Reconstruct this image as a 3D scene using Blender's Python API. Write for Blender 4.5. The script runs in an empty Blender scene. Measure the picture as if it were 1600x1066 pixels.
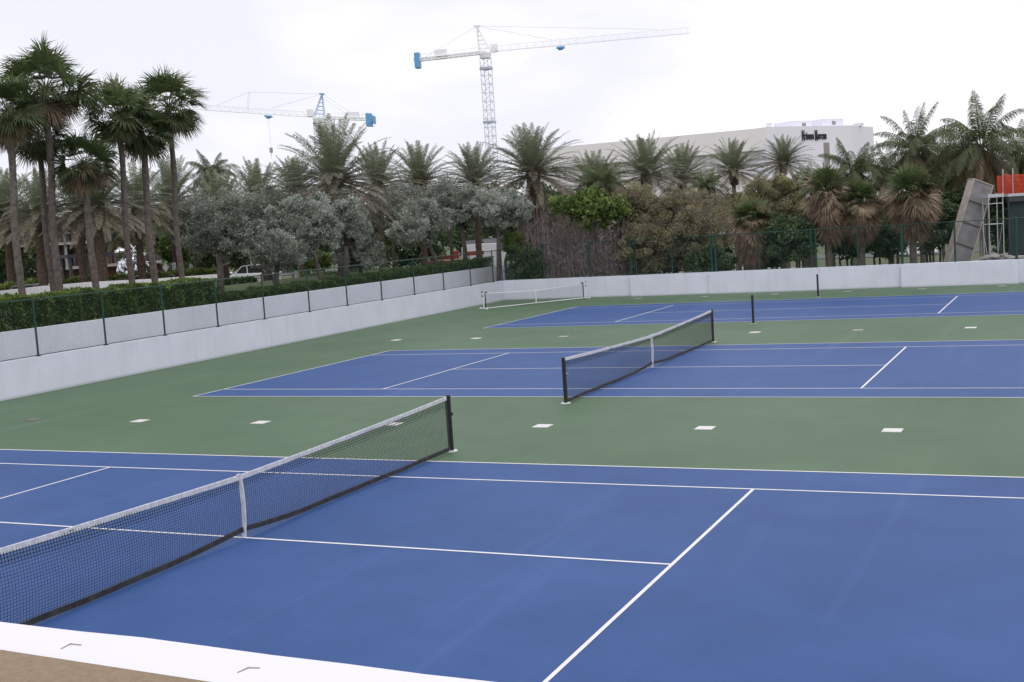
import bpy, bmesh, math, random
import numpy as np
from mathutils import Vector, Matrix

# ------------------------------------------------------------------ camera
CAMPOS = np.array([10.898, -13.675, 4.186])
YAW, PIT, ROL, FPX = -0.440479, 0.0934468, -0.0642467, 1883.02
def _axes():
    cy, sy, cp, sp = math.cos(YAW), math.sin(YAW), math.cos(PIT), math.sin(PIT)
    f = np.array([sy*cp, cy*cp, -sp]); r = np.array([cy, -sy, 0.]); u = np.cross(r, f)
    cr, sr = math.cos(ROL), math.sin(ROL)
    return f, cr*r + sr*u, -sr*r + cr*u
CF, CR, CU = _axes()
scene = bpy.context.scene
cam_data = bpy.data.cameras.new('camera')
cam = bpy.data.objects.new('camera', cam_data); scene.collection.objects.link(cam)
M = Matrix(((CR[0], CU[0], -CF[0], CAMPOS[0]), (CR[1], CU[1], -CF[1], CAMPOS[1]), (CR[2], CU[2], -CF[2], CAMPOS[2]), (0, 0, 0, 1)))
cam.matrix_world = M
cam_data.sensor_width = 36; cam_data.lens = 36*FPX/1600
cam_data.clip_start = 0.1; cam_data.clip_end = 6000
scene.camera = cam
# ------------------------------------------------------------------ sky, sun, exposure
SUN_EL, SUN_AZ = math.radians(60), math.radians(150)       # azimuth clockwise from +Y
world = bpy.data.worlds.new('World'); scene.world = world; world.use_nodes = True
nt = world.node_tree; nt.nodes.clear()
def wn(t, **k):
    n = nt.nodes.new(t)
    for a, b in k.items(): setattr(n, a, b)
    return n
wo = wn('ShaderNodeOutputWorld'); wb = wn('ShaderNodeBackground'); wb.inputs['Strength'].default_value = 0.1
sky = wn('ShaderNodeTexSky', sky_type='NISHITA', sun_disc=False, sun_elevation=SUN_EL, sun_rotation=SUN_AZ)
tc = wn('ShaderNodeTexCoord'); mp = wn('ShaderNodeMapping'); mp.inputs['Scale'].default_value = (1.0, 1.0, 2.6)
no = wn('ShaderNodeTexNoise'); no.inputs['Scale'].default_value = 2.3; no.inputs['Detail'].default_value = 5; no.inputs['Roughness'].default_value = 0.5
sx = wn('ShaderNodeSeparateXYZ')
ma = wn('ShaderNodeMath', operation='MULTIPLY_ADD'); ma.inputs[1].default_value = -0.62; ma.inputs[2].default_value = 0.16
ad = wn('ShaderNodeMath', operation='ADD'); 
cr = wn('ShaderNodeValToRGB'); e = cr.color_ramp.elements
e[0].position = 0.86; e[0].color = (1.02, 1.0, 1.06, 1); e[1].position = 1.18; e[1].color = (0.845, 0.845, 0.925, 1)
sc10 = wn('ShaderNodeVectorMath', operation='SCALE'); sc10.inputs['Scale'].default_value = 11.2
mx = wn('ShaderNodeMixRGB'); mx.inputs['Fac'].default_value = 0.93
L = nt.links.new
L(tc.outputs['Generated'], mp.inputs['Vector']); L(mp.outputs[0], no.inputs['Vector'])
L(tc.outputs['Generated'], sx.inputs[0]); L(sx.outputs['X'], ma.inputs[0])
L(ma.outputs[0], ad.inputs[0]); L(no.outputs['Fac'], ad.inputs[1]); L(ad.outputs[0], cr.inputs['Fac'])
L(cr.outputs['Color'], sc10.inputs[0]); L(sky.outputs[0], mx.inputs['Color1']); L(sc10.outputs[0], mx.inputs['Color2'])
L(mx.outputs[0], wb.inputs['Color']); L(wb.outputs[0], wo.inputs['Surface'])
sun_d = bpy.data.lights.new('sun', 'SUN'); sun_d.energy = 0.7; sun_d.angle = math.radians(18); sun_d.color = (1, 0.96, 0.9)
sun = bpy.data.objects.new('sun', sun_d); scene.collection.objects.link(sun)
sd = Vector((math.sin(SUN_AZ)*math.cos(SUN_EL), math.cos(SUN_AZ)*math.cos(SUN_EL), math.sin(SUN_EL)))
sun.rotation_euler = (-sd).to_track_quat('-Z', 'Y').to_euler()
vs = scene.view_settings; vs.view_transform = 'Standard'; vs.look = 'None'; vs.exposure = 0; vs.gamma = 1; vs.use_curve_mapping = False
try:
    scene.cycles.max_bounces = 6; scene.cycles.transparent_max_bounces = 6
except Exception: pass

rng = np.random.default_rng(7); random.seed(7)
R = math.radians
# ------------------------------------------------------------------ helpers
def at(u, v, d):
    q = CF + CR*(u-800)/FPX + CU*(533-v)/FPX
    return CAMPOS + q*d
def cam_depth(x, y, z=0): return float((np.array([x, y, z])-CAMPOS) @ CF)
def hit(u, v, A, B):
    q = CF + CR*(u-800)/FPX + CU*(533-v)/FPX
    n = np.array([-(B[1]-A[1]), B[0]-A[0]]); t = ((np.array(A)-CAMPOS[:2]) @ n)/(q[:2] @ n)
    return CAMPOS + q*t
def ss(t): t = np.clip(t, 0, 1); return t*t*(3-2*t)
WA, WB = np.array([-18.0, 0.0]), np.array([-19.45, 50.15])      # court side face of the left wall
def wall_x(y): return WA[0] + (WB[0]-WA[0])*(y-WA[1])/(WB[1]-WA[1])
def gz(x, y):
    """terrain height outside the courts"""
    base = 0.2 - 1.9*ss((np.asarray(x)+50)/42)
    dl = (wall_x(np.asarray(y))-2.3) - x                                   # distance behind the planter wall
    bed = 1-ss((dl-6)/22)
    bed = np.where(y > 54, bed*(1-ss((y-54)/8)), bed)
    bed = np.where(dl < 0, 0, bed)
    top = 1.8 + 0.42*ss((dl-1.8)/3)*ss((np.asarray(y)-25)/5)*(1-ss((np.asarray(y)-50)/4))
    return base + (top-base)*bed

COL = scene.collection
def setp(o, label=None, cat=None, group=None, kind=None):
    if label: o['label'] = label
    if cat: o['category'] = cat
    if group: o['group'] = group
    if kind or cat: o['kind'] = kind or 'thing'
    return o
def thing(name, label, cat, loc=(0, 0, 0), rz=0, group=None):
    o = bpy.data.objects.new(name, None); COL.objects.link(o); o.location = tuple(float(c) for c in loc); o.rotation_euler = (0, 0, rz)
    o.empty_display_size = 0.3
    return setp(o, label, cat, group)
def copy_tree(o, parent=None, part_label=True):
    c = o.copy(); COL.objects.link(c); c.parent = parent
    if parent: c.matrix_parent_inverse = o.matrix_parent_inverse
    for ch in o.children: copy_tree(ch, c)
    return c

class MB:
    def __init__(s): s.v = []; s.q = []; s.ng = []; s.tq = []; s.tn = []; s.n = 0
    def addv(s, V):
        V = np.asarray(V, float).reshape(-1, 3); b = s.n; s.v.append(V); s.n += len(V); return b
    def quads(s, Q, tone=0.5):
        Q = np.asarray(Q, float); N = len(Q)
        if N == 0: return s
        b = s.addv(Q); s.q.append(np.arange(N*4).reshape(N, 4)+b)
        s.tq.append(np.broadcast_to(np.asarray(tone, float), (N,)).copy()); return s
    def struts(s, P0, P1, w, w1=None, sides=3, tone=0.5):
        P0 = np.atleast_2d(np.asarray(P0, float)); P1 = np.atleast_2d(np.asarray(P1, float)); N = len(P0)
        w = np.broadcast_to(np.asarray(w, float), (N,)); w1 = w if w1 is None else np.broadcast_to(np.asarray(w1, float), (N,))
        d = P1-P0; d = d/np.maximum(np.linalg.norm(d, axis=1, keepdims=True), 1e-9)
        a = np.where(np.abs(d[:, 2:3]) > 0.9, np.array([[1., 0, 0]]), np.array([[0, 0, 1.]]))
        s1 = np.cross(d, a); s1 /= np.linalg.norm(s1, axis=1, keepdims=True); s2 = np.cross(d, s1)
        ring0, ring1 = [], []
        for k in range(sides):
            an = 2*math.pi*(k+0.5)/sides; o = s1*math.cos(an)+s2*math.sin(an)
            ring0.append(P0+o*w[:, None]); ring1.append(P1+o*w1[:, None])
        Q = []
        for k in range(sides):
            j = (k+1) % sides; Q.append(np.stack([ring0[k], ring0[j], ring1[j], ring1[k]], 1))
        Q = np.stack(Q, 1).reshape(-1, 4, 3)
        t = np.repeat(np.broadcast_to(np.asarray(tone, float), (N,)), sides)
        return s.quads(Q, t)
    def tube(s, P, r, sides=8, tone=0.5, caps=True):
        P = np.asarray(P, float); r = np.broadcast_to(np.asarray(r, float), (len(P),)); k = len(P)
        T = np.gradient(P, axis=0); T /= np.maximum(np.linalg.norm(T, axis=1, keepdims=True), 1e-9)
        ref = np.array([1., 0, 0]) if abs(T[0][2]) > 0.8 else np.array([0, 0, 1.])
        V = []
        for i in range(k):
            s1 = np.cross(T[i], ref); s1 /= max(np.linalg.norm(s1), 1e-9); s2 = np.cross(T[i], s1)
            for j in range(sides):
                an = 2*math.pi*j/sides; V.append(P[i]+r[i]*(s1*math.cos(an)+s2*math.sin(an)))
        b = s.addv(V); F = []
        for i in range(k-1):
            for j in range(sides):
                j2 = (j+1) % sides; F.append([b+i*sides+j, b+i*sides+j2, b+(i+1)*sides+j2, b+(i+1)*sides+j])
        s.q.append(np.array(F)); s.tq.append(np.full(len(F), float(tone) if np.isscalar(tone) else 0.5))
        if caps:
            s.ng.append([b+j for j in range(sides)][::-1]); s.ng.append([b+(k-1)*sides+j for j in range(sides)])
        return s
    def box(s, c, sz, rz=0, tone=0.5, axes=None):
        c = np.asarray(c, float); h = np.asarray(sz, float)/2
        if axes is None:
            axes = (np.array([math.cos(rz), math.sin(rz), 0]), np.array([-math.sin(rz), math.cos(rz), 0]), np.array([0, 0, 1.]))
        P = [c+axes[0]*h[0]*i+axes[1]*h[1]*j+axes[2]*h[2]*k for k in (-1, 1) for j in (-1, 1) for i in (-1, 1)]
        b = s.addv(P); F = np.array([[0, 2, 3, 1], [4, 5, 7, 6], [0, 1, 5, 4], [2, 6, 7, 3], [0, 4, 6, 2], [1, 3, 7, 5]])+b
        s.q.append(F); s.tq.append(np.full(6, tone)); return s
    def prism(s, poly, z0, z1):
        """vertical prism over polygon (list of xy)"""
        n = len(poly); b = s.addv([(x, y, z0) for x, y in poly]+[(x, y, z1) for x, y in poly])
        for i in range(n):
            j = (i+1) % n; s.ng.append([b+i, b+j, b+n+j, b+n+i])
        s.ng.append([b+i for i in range(n)][::-1]); s.ng.append([b+n+i for i in range(n)]); return s
    def extrude(s, prof, y0, y1):
        """profile in xz extruded along y"""
        n = len(prof); b = s.addv([(x, y0, z) for x, z in prof]+[(x, y1, z) for x, z in prof])
        for i in range(n):
            j = (i+1) % n; s.ng.append([b+i, b+j, b+n+j, b+n+i])
        s.ng.append([b+i for i in range(n)][::-1]); s.ng.append([b+n+i for i in range(n)]); return s
    def build(s, name, m, parent=None, smooth=False, bevel=0, loc=None):
        V = np.concatenate(s.v); Q = np.concatenate(s.q) if s.q else np.zeros((0, 4), int)
        me = bpy.data.meshes.new(name)
        lt = np.concatenate([np.full(len(Q), 4), np.array([len(g) for g in s.ng], int)]).astype(int)
        lv = np.concatenate([Q.ravel()]+[np.array(g) for g in s.ng]).astype(int)
        me.vertices.add(len(V)); me.vertices.foreach_set('co', V.ravel())
        me.loops.add(len(lv)); me.loops.foreach_set('vertex_index', lv)
        me.polygons.add(len(lt)); me.polygons.foreach_set('loop_start', np.concatenate([[0], np.cumsum(lt)[:-1]]).astype(int)); me.polygons.foreach_set('loop_total', lt)
        tone = np.concatenate((s.tq if s.tq else [np.zeros(0)])+[np.full(len(s.ng), 0.5)])
        a = me.attributes.new('tone', 'FLOAT', 'FACE'); a.data.foreach_set('value', tone.astype(np.float32))
        me.update(calc_edges=True); me.validate()
        me.materials.append(m)
        me.polygons.foreach_set('use_smooth', np.full(len(me.polygons), bool(smooth)))
        o = bpy.data.objects.new(name, me); COL.objects.link(o)
        if parent: o.parent = parent
        if loc is not None: o.location = tuple(float(c) for c in loc)
        if bevel:
            bm = bmesh.new(); bm.from_mesh(me); bmesh.ops.bevel(bm, geom=list(bm.edges), offset=bevel, segments=2, affect='EDGES', profile=0.6); bm.to_mesh(me); bm.free()
        return o

# ------------------------------------------------------------------ materials
MATS = {}
def mat(name, col, rough=0.6, metal=0, var=0.0, vscale=3.0, bump=0.0, bscale=60.0, spec=0.5, col2=None, vdetail=4):
    if name in MATS: return MATS[name]
    m = bpy.data.materials.new(name); m.use_nodes = True; n = m.node_tree.nodes; l = m.node_tree.links; b = n['Principled BSDF']
    b.inputs['Roughness'].default_value = rough; b.inputs['Metallic'].default_value = metal
    b.inputs['Specular IOR Level'].default_value = spec
    tcn = n.new('ShaderNodeTexCoord')
    if var or col2:
        t = n.new('ShaderNodeTexNoise'); t.inputs['Scale'].default_value = vscale; t.inputs['Detail'].default_value = vdetail
        l.new(tcn.outputs['Object'], t.inputs['Vector'])
        r = n.new('ShaderNodeValToRGB'); r.color_ramp.elements[0].position = 0.3; r.color_ramp.elements[1].position = 0.7
        c2 = col2 if col2 else tuple(min(1, c*(1+var)) for c in col); c1 = col if col2 else tuple(c*(1-var) for c in col)
        r.color_ramp.elements[0].color = (*c1, 1); r.color_ramp.elements[1].color = (*c2, 1)
        l.new(t.outputs['Fac'], r.inputs['Fac']); l.new(r.outputs['Color'], b.inputs['Base Color'])
    else: b.inputs['Base Color'].default_value = (*col, 1)
    if bump:
        t2 = n.new('ShaderNodeTexNoise'); t2.inputs['Scale'].default_value = bscale; t2.inputs['Detail'].default_value = 3
        l.new(tcn.outputs['Object'], t2.inputs['Vector']); bp = n.new('ShaderNodeBump'); bp.inputs['Strength'].default_value = bump; bp.inputs['Distance'].default_value = 0.02
        l.new(t2.outputs['Fac'], bp.inputs['Height']); l.new(bp.outputs[0], b.inputs['Normal'])
    MATS[name] = m; return m
def leafmat(name, cols, trans=0.3, rough=0.55, vscale=1.2):
    """colour by each leaf's own tone and a slow noise"""
    m = bpy.data.materials.new(name); m.use_nodes = True; n = m.node_tree.nodes; l = m.node_tree.links; b = n['Principled BSDF']; out = n['Material Output']
    b.inputs['Roughness'].default_value = rough; b.inputs['Specular IOR Level'].default_value = 0.35
    a = n.new('ShaderNodeAttribute'); a.attribute_name = 'tone'
    r = n.new('ShaderNodeValToRGB')
    while len(r.color_ramp.elements) < len(cols): r.color_ramp.elements.new(0.5)
    for i, (p, c) in enumerate(cols): r.color_ramp.elements[i].position = p; r.color_ramp.elements[i].color = (*c, 1)
    l.new(a.outputs['Fac'], r.inputs['Fac'])
    l.new(r.outputs['Color'], b.inputs['Base Color'])
    t = n.new('ShaderNodeBsdfTranslucent'); l.new(r.outputs['Color'], t.inputs['Color'])
    mxs = n.new('ShaderNodeMixShader'); mxs.inputs[0].default_value = trans
    l.new(b.outputs[0], mxs.inputs[1]); l.new(t.outputs[0], mxs.inputs[2]); l.new(mxs.outputs[0], out.inputs['Surface'])
    return m

m_white = mat('white_stucco', (0.69, 0.71, 0.81), 0.75, var=0.05, vscale=0.9, bump=0.25, bscale=35)
m_white2 = mat('planter_stucco', (0.67, 0.70, 0.77), 0.8, var=0.05, vscale=0.7, bump=0.25, bscale=30)
def grime_and_base_shade(m):
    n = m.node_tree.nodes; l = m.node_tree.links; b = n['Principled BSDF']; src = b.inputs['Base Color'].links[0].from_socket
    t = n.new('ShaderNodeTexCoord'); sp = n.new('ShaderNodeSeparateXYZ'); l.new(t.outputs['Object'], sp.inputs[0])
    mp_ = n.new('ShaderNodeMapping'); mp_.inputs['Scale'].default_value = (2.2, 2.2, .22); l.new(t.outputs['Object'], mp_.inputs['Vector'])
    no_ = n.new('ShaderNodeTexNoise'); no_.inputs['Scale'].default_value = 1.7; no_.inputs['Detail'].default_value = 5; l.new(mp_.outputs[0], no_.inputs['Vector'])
    # contact shade painted into the lowest few centimetres, plus faint grime streaks
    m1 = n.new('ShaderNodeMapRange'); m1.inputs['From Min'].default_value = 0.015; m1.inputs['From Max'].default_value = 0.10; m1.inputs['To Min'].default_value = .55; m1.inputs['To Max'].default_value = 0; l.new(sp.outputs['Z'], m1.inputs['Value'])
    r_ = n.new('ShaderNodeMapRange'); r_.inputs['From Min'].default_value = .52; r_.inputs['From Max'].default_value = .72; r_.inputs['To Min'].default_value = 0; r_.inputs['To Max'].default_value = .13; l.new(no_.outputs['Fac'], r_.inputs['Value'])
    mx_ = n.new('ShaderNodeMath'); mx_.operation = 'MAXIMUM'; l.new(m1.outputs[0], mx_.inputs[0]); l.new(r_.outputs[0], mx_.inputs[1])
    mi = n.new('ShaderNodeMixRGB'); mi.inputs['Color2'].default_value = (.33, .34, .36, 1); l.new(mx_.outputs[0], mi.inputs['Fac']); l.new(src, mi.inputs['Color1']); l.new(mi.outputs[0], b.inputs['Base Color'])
grime_and_base_shade(m_white); grime_and_base_shade(m_white2)
m_cap = mat('white_cap_paint', (0.80, 0.79, 0.84), 0.6, var=0.012, vscale=3, bump=0.12, bscale=25)
m_tan = mat('tan_stucco', (0.33, 0.245, 0.16), 0.9, var=0.10, vscale=40, bump=0.7, bscale=160)
m_lines = mat('line_paint', (0.80, 0.79, 0.80), 0.6, var=0.05, vscale=9)
m_black = mat('black_powder_coat', (0.012, 0.013, 0.014), 0.42)
m_net = mat('net_cord', (0.012, 0.013, 0.018), 0.7)
m_band = mat('net_tape_white', (0.60, 0.61, 0.64), 0.7, var=0.18, vscale=14)
m_bband = mat('net_tape_black', (0.012, 0.012, 0.014), 0.65, col2=(0.045, 0.045, 0.045), vscale=9)
m_steel = mat('galvanised_steel', (0.55, 0.56, 0.58), 0.4, metal=0.6, var=0.1, vscale=12)
m_fence = mat('green_fence_coat', (0.006, 0.048, 0.035), 0.45, var=0.15, vscale=6)
m_link = mat('green_chain_link', (0.012, 0.055, 0.042), 0.6)
m_bluetape = mat('white_plastic', (0.75, 0.75, 0.76), 0.4)
m_tile = mat('floor_plate', (0.72, 0.70, 0.69), 0.5, var=0.05, vscale=8)
m_tile2 = mat('floor_plate_worn', (0.40, 0.38, 0.37), 0.7, var=0.15, vscale=10)
m_tile3 = mat('floor_plate_painted', (0.16, 0.16, 0.15), 0.7, var=0.15, vscale=10)

def court_mat(name, c1, c2, scuff):
    m = bpy.data.materials.new(name); m.use_nodes = True; n = m.node_tree.nodes; l = m.node_tree.links; b = n['Principled BSDF']
    tcn = n.new('ShaderNodeTexCoord')
    t = n.new('ShaderNodeTexNoise'); t.inputs['Scale'].default_value = 0.28; t.inputs['Detail'].default_value = 6; t.inputs['Roughness'].default_value = 0.62
    l.new(tcn.outputs['Object'], t.inputs['Vector'])
    r = n.new('ShaderNodeValToRGB'); r.color_ramp.elements[0].position = 0.3; r.color_ramp.elements[1].position = 0.72
    r.color_ramp.elements[0].color = (*c1, 1); r.color_ramp.elements[1].color = (*c2, 1); l.new(t.outputs['Fac'], r.inputs['Fac'])
    # long squeegee streaks, along the net direction
    mpn = n.new('ShaderNodeMapping'); mpn.inputs['Scale'].default_value = (1.3, 0.05, 1); mpn.inputs['Rotation'].default_value = (0, 0, R(9))
    t2 = n.new('ShaderNodeTexNoise'); t2.inputs['Scale'].default_value = 1.6; t2.inputs['Detail'].default_value = 3
    l.new(tcn.outputs['Object'], mpn.inputs['Vector']); l.new(mpn.outputs[0], t2.inputs['Vector'])
    r2 = n.new('ShaderNodeValToRGB'); r2.color_ramp.elements[0].position = 0.60; r2.color_ramp.elements[1].position = 0.78
    r2.color_ramp.elements[0].color = (0, 0, 0, 1); r2.color_ramp.elements[1].color = (0.42, 0.42, 0.42, 1); l.new(t2.outputs['Fac'], r2.inputs['Fac'])
    mx1 = n.new('ShaderNodeMixRGB'); mx1.inputs['Color2'].default_value = (*scuff, 1); l.new(r2.outputs['Color'], mx1.inputs['Fac']); l.new(r.outputs['Color'], mx1.inputs['Color1'])
    t4 = n.new('ShaderNodeTexNoise'); t4.inputs['Scale'].default_value = 1.1; t4.inputs['Detail'].default_value = 8; t4.inputs['Roughness'].default_value = .7; l.new(tcn.outputs['Object'], t4.inputs['Vector'])
    r4 = n.new('ShaderNodeValToRGB'); r4.color_ramp.elements[0].position = .35; r4.color_ramp.elements[1].position = .7; r4.color_ramp.elements[0].color = (.95, .95, .955, 1); r4.color_ramp.elements[1].color = (1.05, 1.045, 1.035, 1); l.new(t4.outputs['Fac'], r4.inputs['Fac'])
    mx4 = n.new('ShaderNodeMixRGB'); mx4.blend_type = 'MULTIPLY'; mx4.inputs['Fac'].default_value = 1; l.new(mx1.outputs[0], mx4.inputs['Color1']); l.new(r4.outputs['Color'], mx4.inputs['Color2']); mx1 = mx4
    # fine sand grain
    t3 = n.new('ShaderNodeTexNoise'); t3.inputs['Scale'].default_value = 90; t3.inputs['Detail'].default_value = 2; l.new(tcn.outputs['Object'], t3.inputs['Vector'])
    r3 = n.new('ShaderNodeValToRGB'); r3.color_ramp.elements[0].position = 0.2; r3.color_ramp.elements[1].position = 0.8
    r3.color_ramp.elements[0].color = (0.86, 0.86, 0.86, 1); r3.color_ramp.elements[1].color = (1.12, 1.12, 1.12, 1); l.new(t3.outputs['Fac'], r3.inputs['Fac'])
    mx2 = n.new('ShaderNodeMixRGB'); mx2.blend_type = 'MULTIPLY'; mx2.inputs['Fac'].default_value = 1; l.new(mx1.outputs[0], mx2.inputs['Color1']); l.new(r3.outputs['Color'], mx2.inputs['Color2'])
    # scattered pale specks and ball marks
    vo = n.new('ShaderNodeTexVoronoi'); vo.inputs['Scale'].default_value = 1.4; l.new(tcn.outputs['Object'], vo.inputs['Vector'])
    lt_ = n.new('ShaderNodeMath'); lt_.operation = 'LESS_THAN'; lt_.inputs[1].default_value = 0.010; l.new(vo.outputs['Distance'], lt_.inputs[0])
    mx3 = n.new('ShaderNodeMixRGB'); mx3.inputs['Color2'].default_value = (0.45, 0.5, 0.55, 1); l.new(lt_.outputs[0], mx3.inputs['Fac']); l.new(mx2.outputs[0], mx3.inputs['Color1'])
    l.new(mx3.outputs[0], b.inputs['Base Color'])
    b.inputs['Roughness'].default_value = 0.55; b.inputs['Specular IOR Level'].default_value = 0.27
    bp = n.new('ShaderNodeBump'); bp.inputs['Strength'].default_value = 0.25; bp.inputs['Distance'].default_value = 0.01; l.new(t3.outputs['Fac'], bp.inputs['Height']); l.new(bp.outputs[0], b.inputs['Normal'])
    return m
m_blue = court_mat('blue_court_paint', (0.018, 0.069, 0.225), (0.032, 0.094, 0.282), (0.060, 0.135, 0.34))
m_green = court_mat('green_court_paint', (0.068, 0.130, 0.068), (0.095, 0.165, 0.091), (0.13, 0.205, 0.135))

# ------------------------------------------------------------------ terrain, road
def terrain():
    xs = np.concatenate([np.linspace(-900, -140, 14), np.linspace(-130, -24, 54), np.linspace(-23.5, -19.8, 8), np.linspace(-18, 30, 17), np.linspace(40, 140, 16), np.linspace(200, 900, 9)])
    ys = np.concatenate([np.linspace(-300, -20, 10), np.linspace(-16, 48, 33), np.linspace(50.3, 54, 4), np.linspace(56, 190, 60), np.linspace(220, 1800, 20)])
    X, Y = np.meshgrid(xs, ys)
    Z = gz(X, Y)
    inside = (X > wall_x(Y)-2.2) & (Y < 50.5)
    Z = np.where(inside, -0.25, Z)
    Z = np.where((X > wall_x(Y)-2.2) & (Y < 50.5) , -0.25, Z)
    far = np.hypot(X, Y); Z = np.where(far > 400, Z-(far-400)*0.002, Z)
    b = MB(); ny, nx = X.shape; b.addv(np.stack([X, Y, Z], -1))
    i = np.arange(ny-1)[:, None]*nx+np.arange(nx-1)[None]
    F = np.stack([i, i+1, i+nx+1, i+nx], -1).reshape(-1, 4); b.q.append(F); b.tq.append(np.full(len(F), 0.5))
    m = mat('lawn_ground', (0.055, 0.085, 0.030), 0.95, vscale=0.35, col2=(0.11, 0.13, 0.055), bump=0.5, bscale=9)
    return setp(b.build('ground', m, smooth=True), kind='structure')
terrain()
def strip(name, pts, w, m, lift):
    """a sheet laid on the terrain along a line of points"""
    b = MB(); P = np.array(pts, float); seg = []
    for a, c in zip(P[:-1], P[1:]):
        n = max(2, int(np.linalg.norm(c-a)/4)); seg += [a+(c-a)*t for t in np.linspace(0, 1, n, endpoint=False)]
    seg.append(P[-1]); seg = np.array(seg); T = np.gradient(seg, axis=0); T /= np.linalg.norm(T, axis=1, keepdims=True); N = np.stack([-T[:, 1], T[:, 0]], 1)
    K = 5; G = np.stack([seg+N*w*(k/(K-1)-0.5) for k in range(K)], 1)
    Z = np.maximum(gz(G[..., 0], G[..., 1]), -99)+lift
    V = np.concatenate([G, Z[..., None]], -1); b.addv(V)
    n = len(seg); i = np.arange(n-1)[:, None]*K+np.arange(K-1)[None]
    F = np.stack([i, i+1, i+K+1, i+K], -1).reshape(-1, 4)[:, ::-1]; b.q.append(F); b.tq.append(np.full(len(F), .5))
    return setp(b.build(name, m), kind='structure')
m_road = mat('pale_concrete_road', (0.42, 0.40, 0.38), 0.85, var=0.08, vscale=0.3)
m_asph = mat('asphalt', (0.10, 0.10, 0.105), 0.85, var=0.12, vscale=0.5)
strip('path', [(-48, 84), (-25, 100), (40, 104), (110, 108)], 14, m_road, 0.05)
strip('road', [(-170, 64), (-110, 92), (-60, 122), (0, 132), (110, 132)], 10, m_asph, 0.06)

# ------------------------------------------------------------------ courts
NETX = (0.0, -0.02, -0.17); D = (0.0, 18.66, 37.67)
b = MB(); b.quads([[(-19.7, -16, 0), (26, -16, 0), (26, 50.6, 0), (-19.7, 50.6, 0)]])
setp(b.build('court_surface', m_green), kind='structure')
for k in range(3):
    x0, y0 = NETX[k], D[k]
    b = MB(); b.quads([[(x0-11.885, y0-5.485, 0.004), (x0+11.885, y0-5.485, 0.004), (x0+11.885, y0+5.485, 0.004), (x0-11.885, y0+5.485, 0.004)]])
    court = setp(b.build('tennis_court', m_blue), kind='structure')
    b = MB(); z = 0.008; hw = 0.025
    def rect(xa, xb, ya, yb): b.quads([[(x0+xa, y0+ya, z), (x0+xb, y0+ya, z), (x0+xb, y0+yb, z), (x0+xa, y0+yb, z)]])
    for s in (-1, 1):
        rect(-11.885, 11.885, s*5.485-(0.05 if s > 0 else 0), s*5.485+(0 if s > 0 else 0.05))          # doubles side lines
        rect(-11.835, 11.835, s*4.115-hw, s*4.115+hw)                                                    # singles side lines
        xa, xb = sorted((s*11.885, s*11.825))
        for ya, yb in ((-5.435, -4.14), (-4.09, 4.09), (4.14, 5.435)):
            if s > 0: rect(11.835, 11.885, ya, yb)
            else: rect(-11.885, -11.835, ya, yb)
        rect(s*6.4-hw, s*6.4+hw, -4.09, -hw-0.0); rect(s*6.4-hw, s*6.4+hw, hw, 4.09)
    rect(-6.425, 6.425, -hw, hw)
    b.build('court_lines', m_lines, court)
# floor plates
TX = (-13.84, -10.25, -6.57, -2.93, 0.69, 4.2, 7.77)
ords = ('leftmost', 'second from the left', 'third from the left', 'fourth from the left', 'fifth from the left', 'sixth from the left', 'rightmost')
rows = ((9.22, 'between near and middle courts', 'g1'), (27.95, 'between middle and far courts', 'g2'), (47.2, 'by the back wall', 'g3'))
for ry, rl, _ in rows:
    for i, tx in enumerate(TX):
        if ry > 40 and i == 0: continue
        b = MB(); a = 0.175; b.prism([(-a, -a), (a, -a), (a, a), (-a, a)], 0, 0.012)
        mm, cl = m_tile, 'white'
        if ry < 10 and i == 0: mm, cl = m_tile3, 'dark grey painted'
        elif ry > 20 and i in (2, 5) or ry > 40: mm, cl = m_tile2, 'dull grey'
        if ry < 10 and i == 3: mm = m_tile
        o = b.build('floor_plate', mm); o.location = (tx, ry, 0.001); o.rotation_euler = (0, 0, random.uniform(-.02, .02))
        nm = ords[i] if ry < 40 else ('leftmost', 'second from the left', 'third from the left', 'fourth from the left', 'fifth from the left', 'rightmost')[i-1]
        setp(o, f'{cl} floor plate {rl}, {nm}', 'floor plate', f'floor plates {rl}')

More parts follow.
